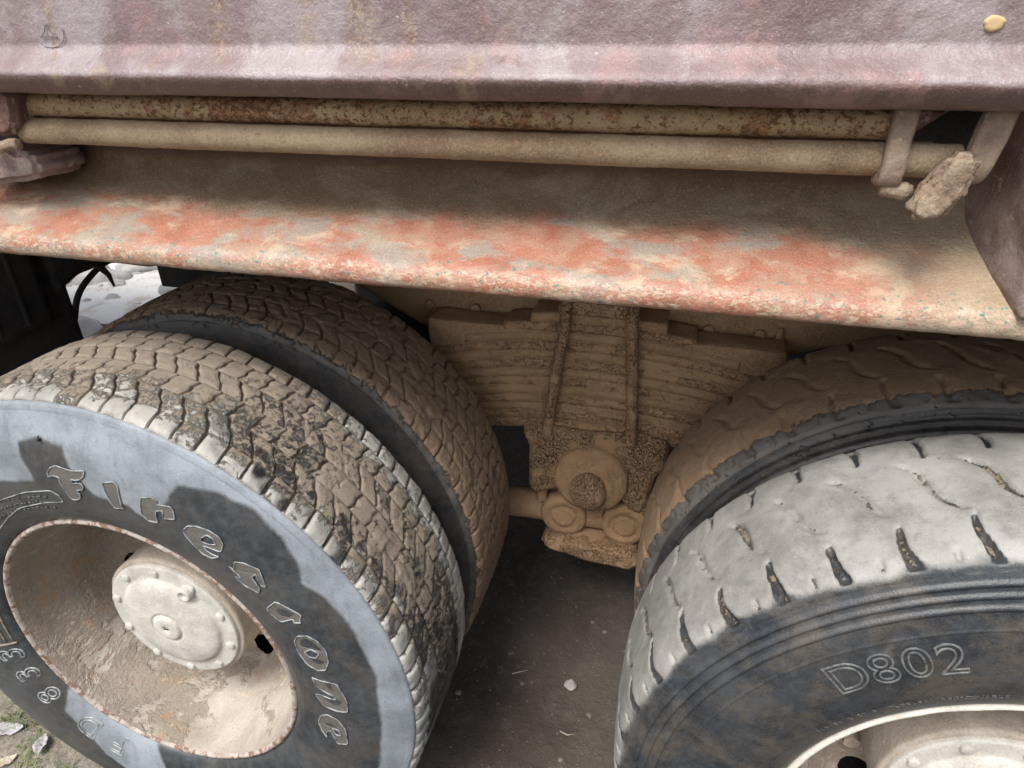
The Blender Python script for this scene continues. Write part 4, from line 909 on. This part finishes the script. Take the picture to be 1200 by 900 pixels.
LM = [mat_simple_dust('dry_leaf_grey', (.38, .36, .38), (.60, .57, .58), 30, .7), mat_simple_dust('dry_leaf_brown', (.10, .06, .05), (.20, .13, .10), 30, .7), mat_simple_dust('dry_leaf_tan', (.42, .36, .27), (.62, .55, .44), 30, .7)]
leaves = [((-.47, .015), .055, 0, 2.1, 'pale lilac-grey dead leaf at the bottom left beside the tyre'), ((-.585, .03), .065, 0, .4, 'large pale grey dead leaf at the left edge by the grass'), ((-.52, .075), .042, 1, 1.2, 'dark brown curled leaf among the grass by the left tyre'),
          ((-.66, .13), .05, 2, 2.6, 'tan dead leaf close to the left tyre sidewall'), ((-.73, .20), .05, 0, .9, 'pale dead leaf farthest back beside the left tyre'), ((-.62, .10), .035, 1, 3.4, 'small dark leaf between two pale leaves'), ((-.78, .08), .06, 2, 1.9, 'tan leaf at the edge of the grass patch'),
          ((-.52, -.04), .05, 2, 1.0, 'tan leaf below the lilac-grey one at the bottom left'), ((-.56, .13), .045, 0, 2.9, 'small pale leaf tucked close under the left tyre'), ((-.68, -.02), .06, 0, 1.6, 'pale leaf in front of the grass at the far left')]
for i, ((x, y), s, m, rz, lab) in enumerate(leaves):
    V, F = leafmesh(s * .6, i + 1); o = mk('dead_leaf', V, F, LM[m], None, (x, y, GZ + .034)); o.rotation_euler = (.1, -.15, rz); tag(o, lab, 'leaf', 'dead leaves by the left wheel')
def twig(pts, r, lab):
    V, F = tube(pts, [r, r * .8, r * .5][:len(pts)], 6); tag(mk('twig', V, F, LM[2]), lab, 'twig', 'twigs on the soil')
twig([(.715, .37, GZ + .006), (.735, .362, GZ + .010), (.752, .372, GZ + .006)], .0014, 'tiny pale curved twig on dark soil nearest the camera between the wheels')
twig([(.56, .50, GZ + .006), (.58, .51, GZ + .008), (.598, .522, GZ + .005)], .0012, 'thin straight twig on the soil near the left tyre')
def grass():
    rn = random.Random(8); V = []; F = []
    centres = [(rn.uniform(-1.1, -.38), rn.uniform(-.15, .42)) for _ in range(70)]
    centres += [(-.62, .02), (-.60, .06), (-.47, -.02), (-.43, -.03), (-.55, .10), (-.50, .04), (-.66, .05), (-.38, -.05)] * 2
    for cx, cy in centres:
        if abs(cx) < .40 and cy > -.01: continue
        for _ in range(rn.randint(9, 20)):
            x = cx + rn.gauss(0, .016); y = cy + rn.gauss(0, .016); a = rn.uniform(0, 2 * PI); h = rn.uniform(.015, .05); ln = rn.uniform(.2, 1.2) * h; wd = rn.uniform(.0008, .0017); k = len(V)
            for i in range(4):
                t = i / 3; px = x + math.cos(a) * ln * t * t; py = y + math.sin(a) * ln * t * t; pz = GZ + .015 + h * t * (1 - .25 * t); ww = wd * (1 - t * .85)
                V += [(px - math.sin(a) * ww, py + math.cos(a) * ww, pz), (px + math.sin(a) * ww, py - math.cos(a) * ww, pz), ]
            for i in range(3): F.append((k + 2 * i, k + 2 * i + 1, k + 2 * i + 3, k + 2 * i + 2))
    q = N('grass_blades'); m = q.out(q.mix(q.step(q.noise(9, 3), .45, .6), (.13, .19, .05), (.36, .33, .17)), .6)
    tag(mk('grass', V, F, m), 'short sparse grass and dry straw beside the left tyre', 'grass', kind='stuff')
grass()
def pebbles():
    rn = random.Random(3); V = []; F = []; bm = bmesh.new(); bmesh.ops.create_icosphere(bm, subdivisions=1, radius=1); B = [v.co.copy() for v in bm.verts]; BF = [tuple(v.index for v in f.verts) for f in bm.faces]; bm.free()
    rr = random.Random(3); XY = np.array([(rr.uniform(-.2, 1.6), rr.uniform(-.3, 1.8)) if i < 4200 else (rr.uniform(-1.4, -.2), rr.uniform(-.4, 1.0)) for i in range(6000)]); XY = np.concatenate([XY, np.zeros((6000, 1))], 1)
    HZ = (fbm(XY, 3, 5, 3) - .5) * .045 + (fbm(XY, 25, 4, 8) - .5) * .020
    for i in range(6000):
        x, y = XY[i, :2]
        s = rn.uniform(.0010, .0036) * (1 + (rn.random() > .95) * 2.2); k = len(V); sq = rn.uniform(.4, .8); hz = float(HZ[i])
        for b in B: V.append((x + b.x * s * rn.uniform(.8, 1.2), y + b.y * s * rn.uniform(.8, 1.2), GZ + hz + .001 + b.z * s * sq))
        F += [tuple(j + k for j in f) for f in BF]
    q = N('grit'); m = q.out(q.mix(q.step(q.noise(35, 2), .4, .6), (.055, .047, .04), (.18, .155, .13)), .9)
    tag(mk('gravel', V, F, m, smooth=False), 'fine grit scattered on the dark soil under the truck', 'gravel', kind='stuff')
pebbles()
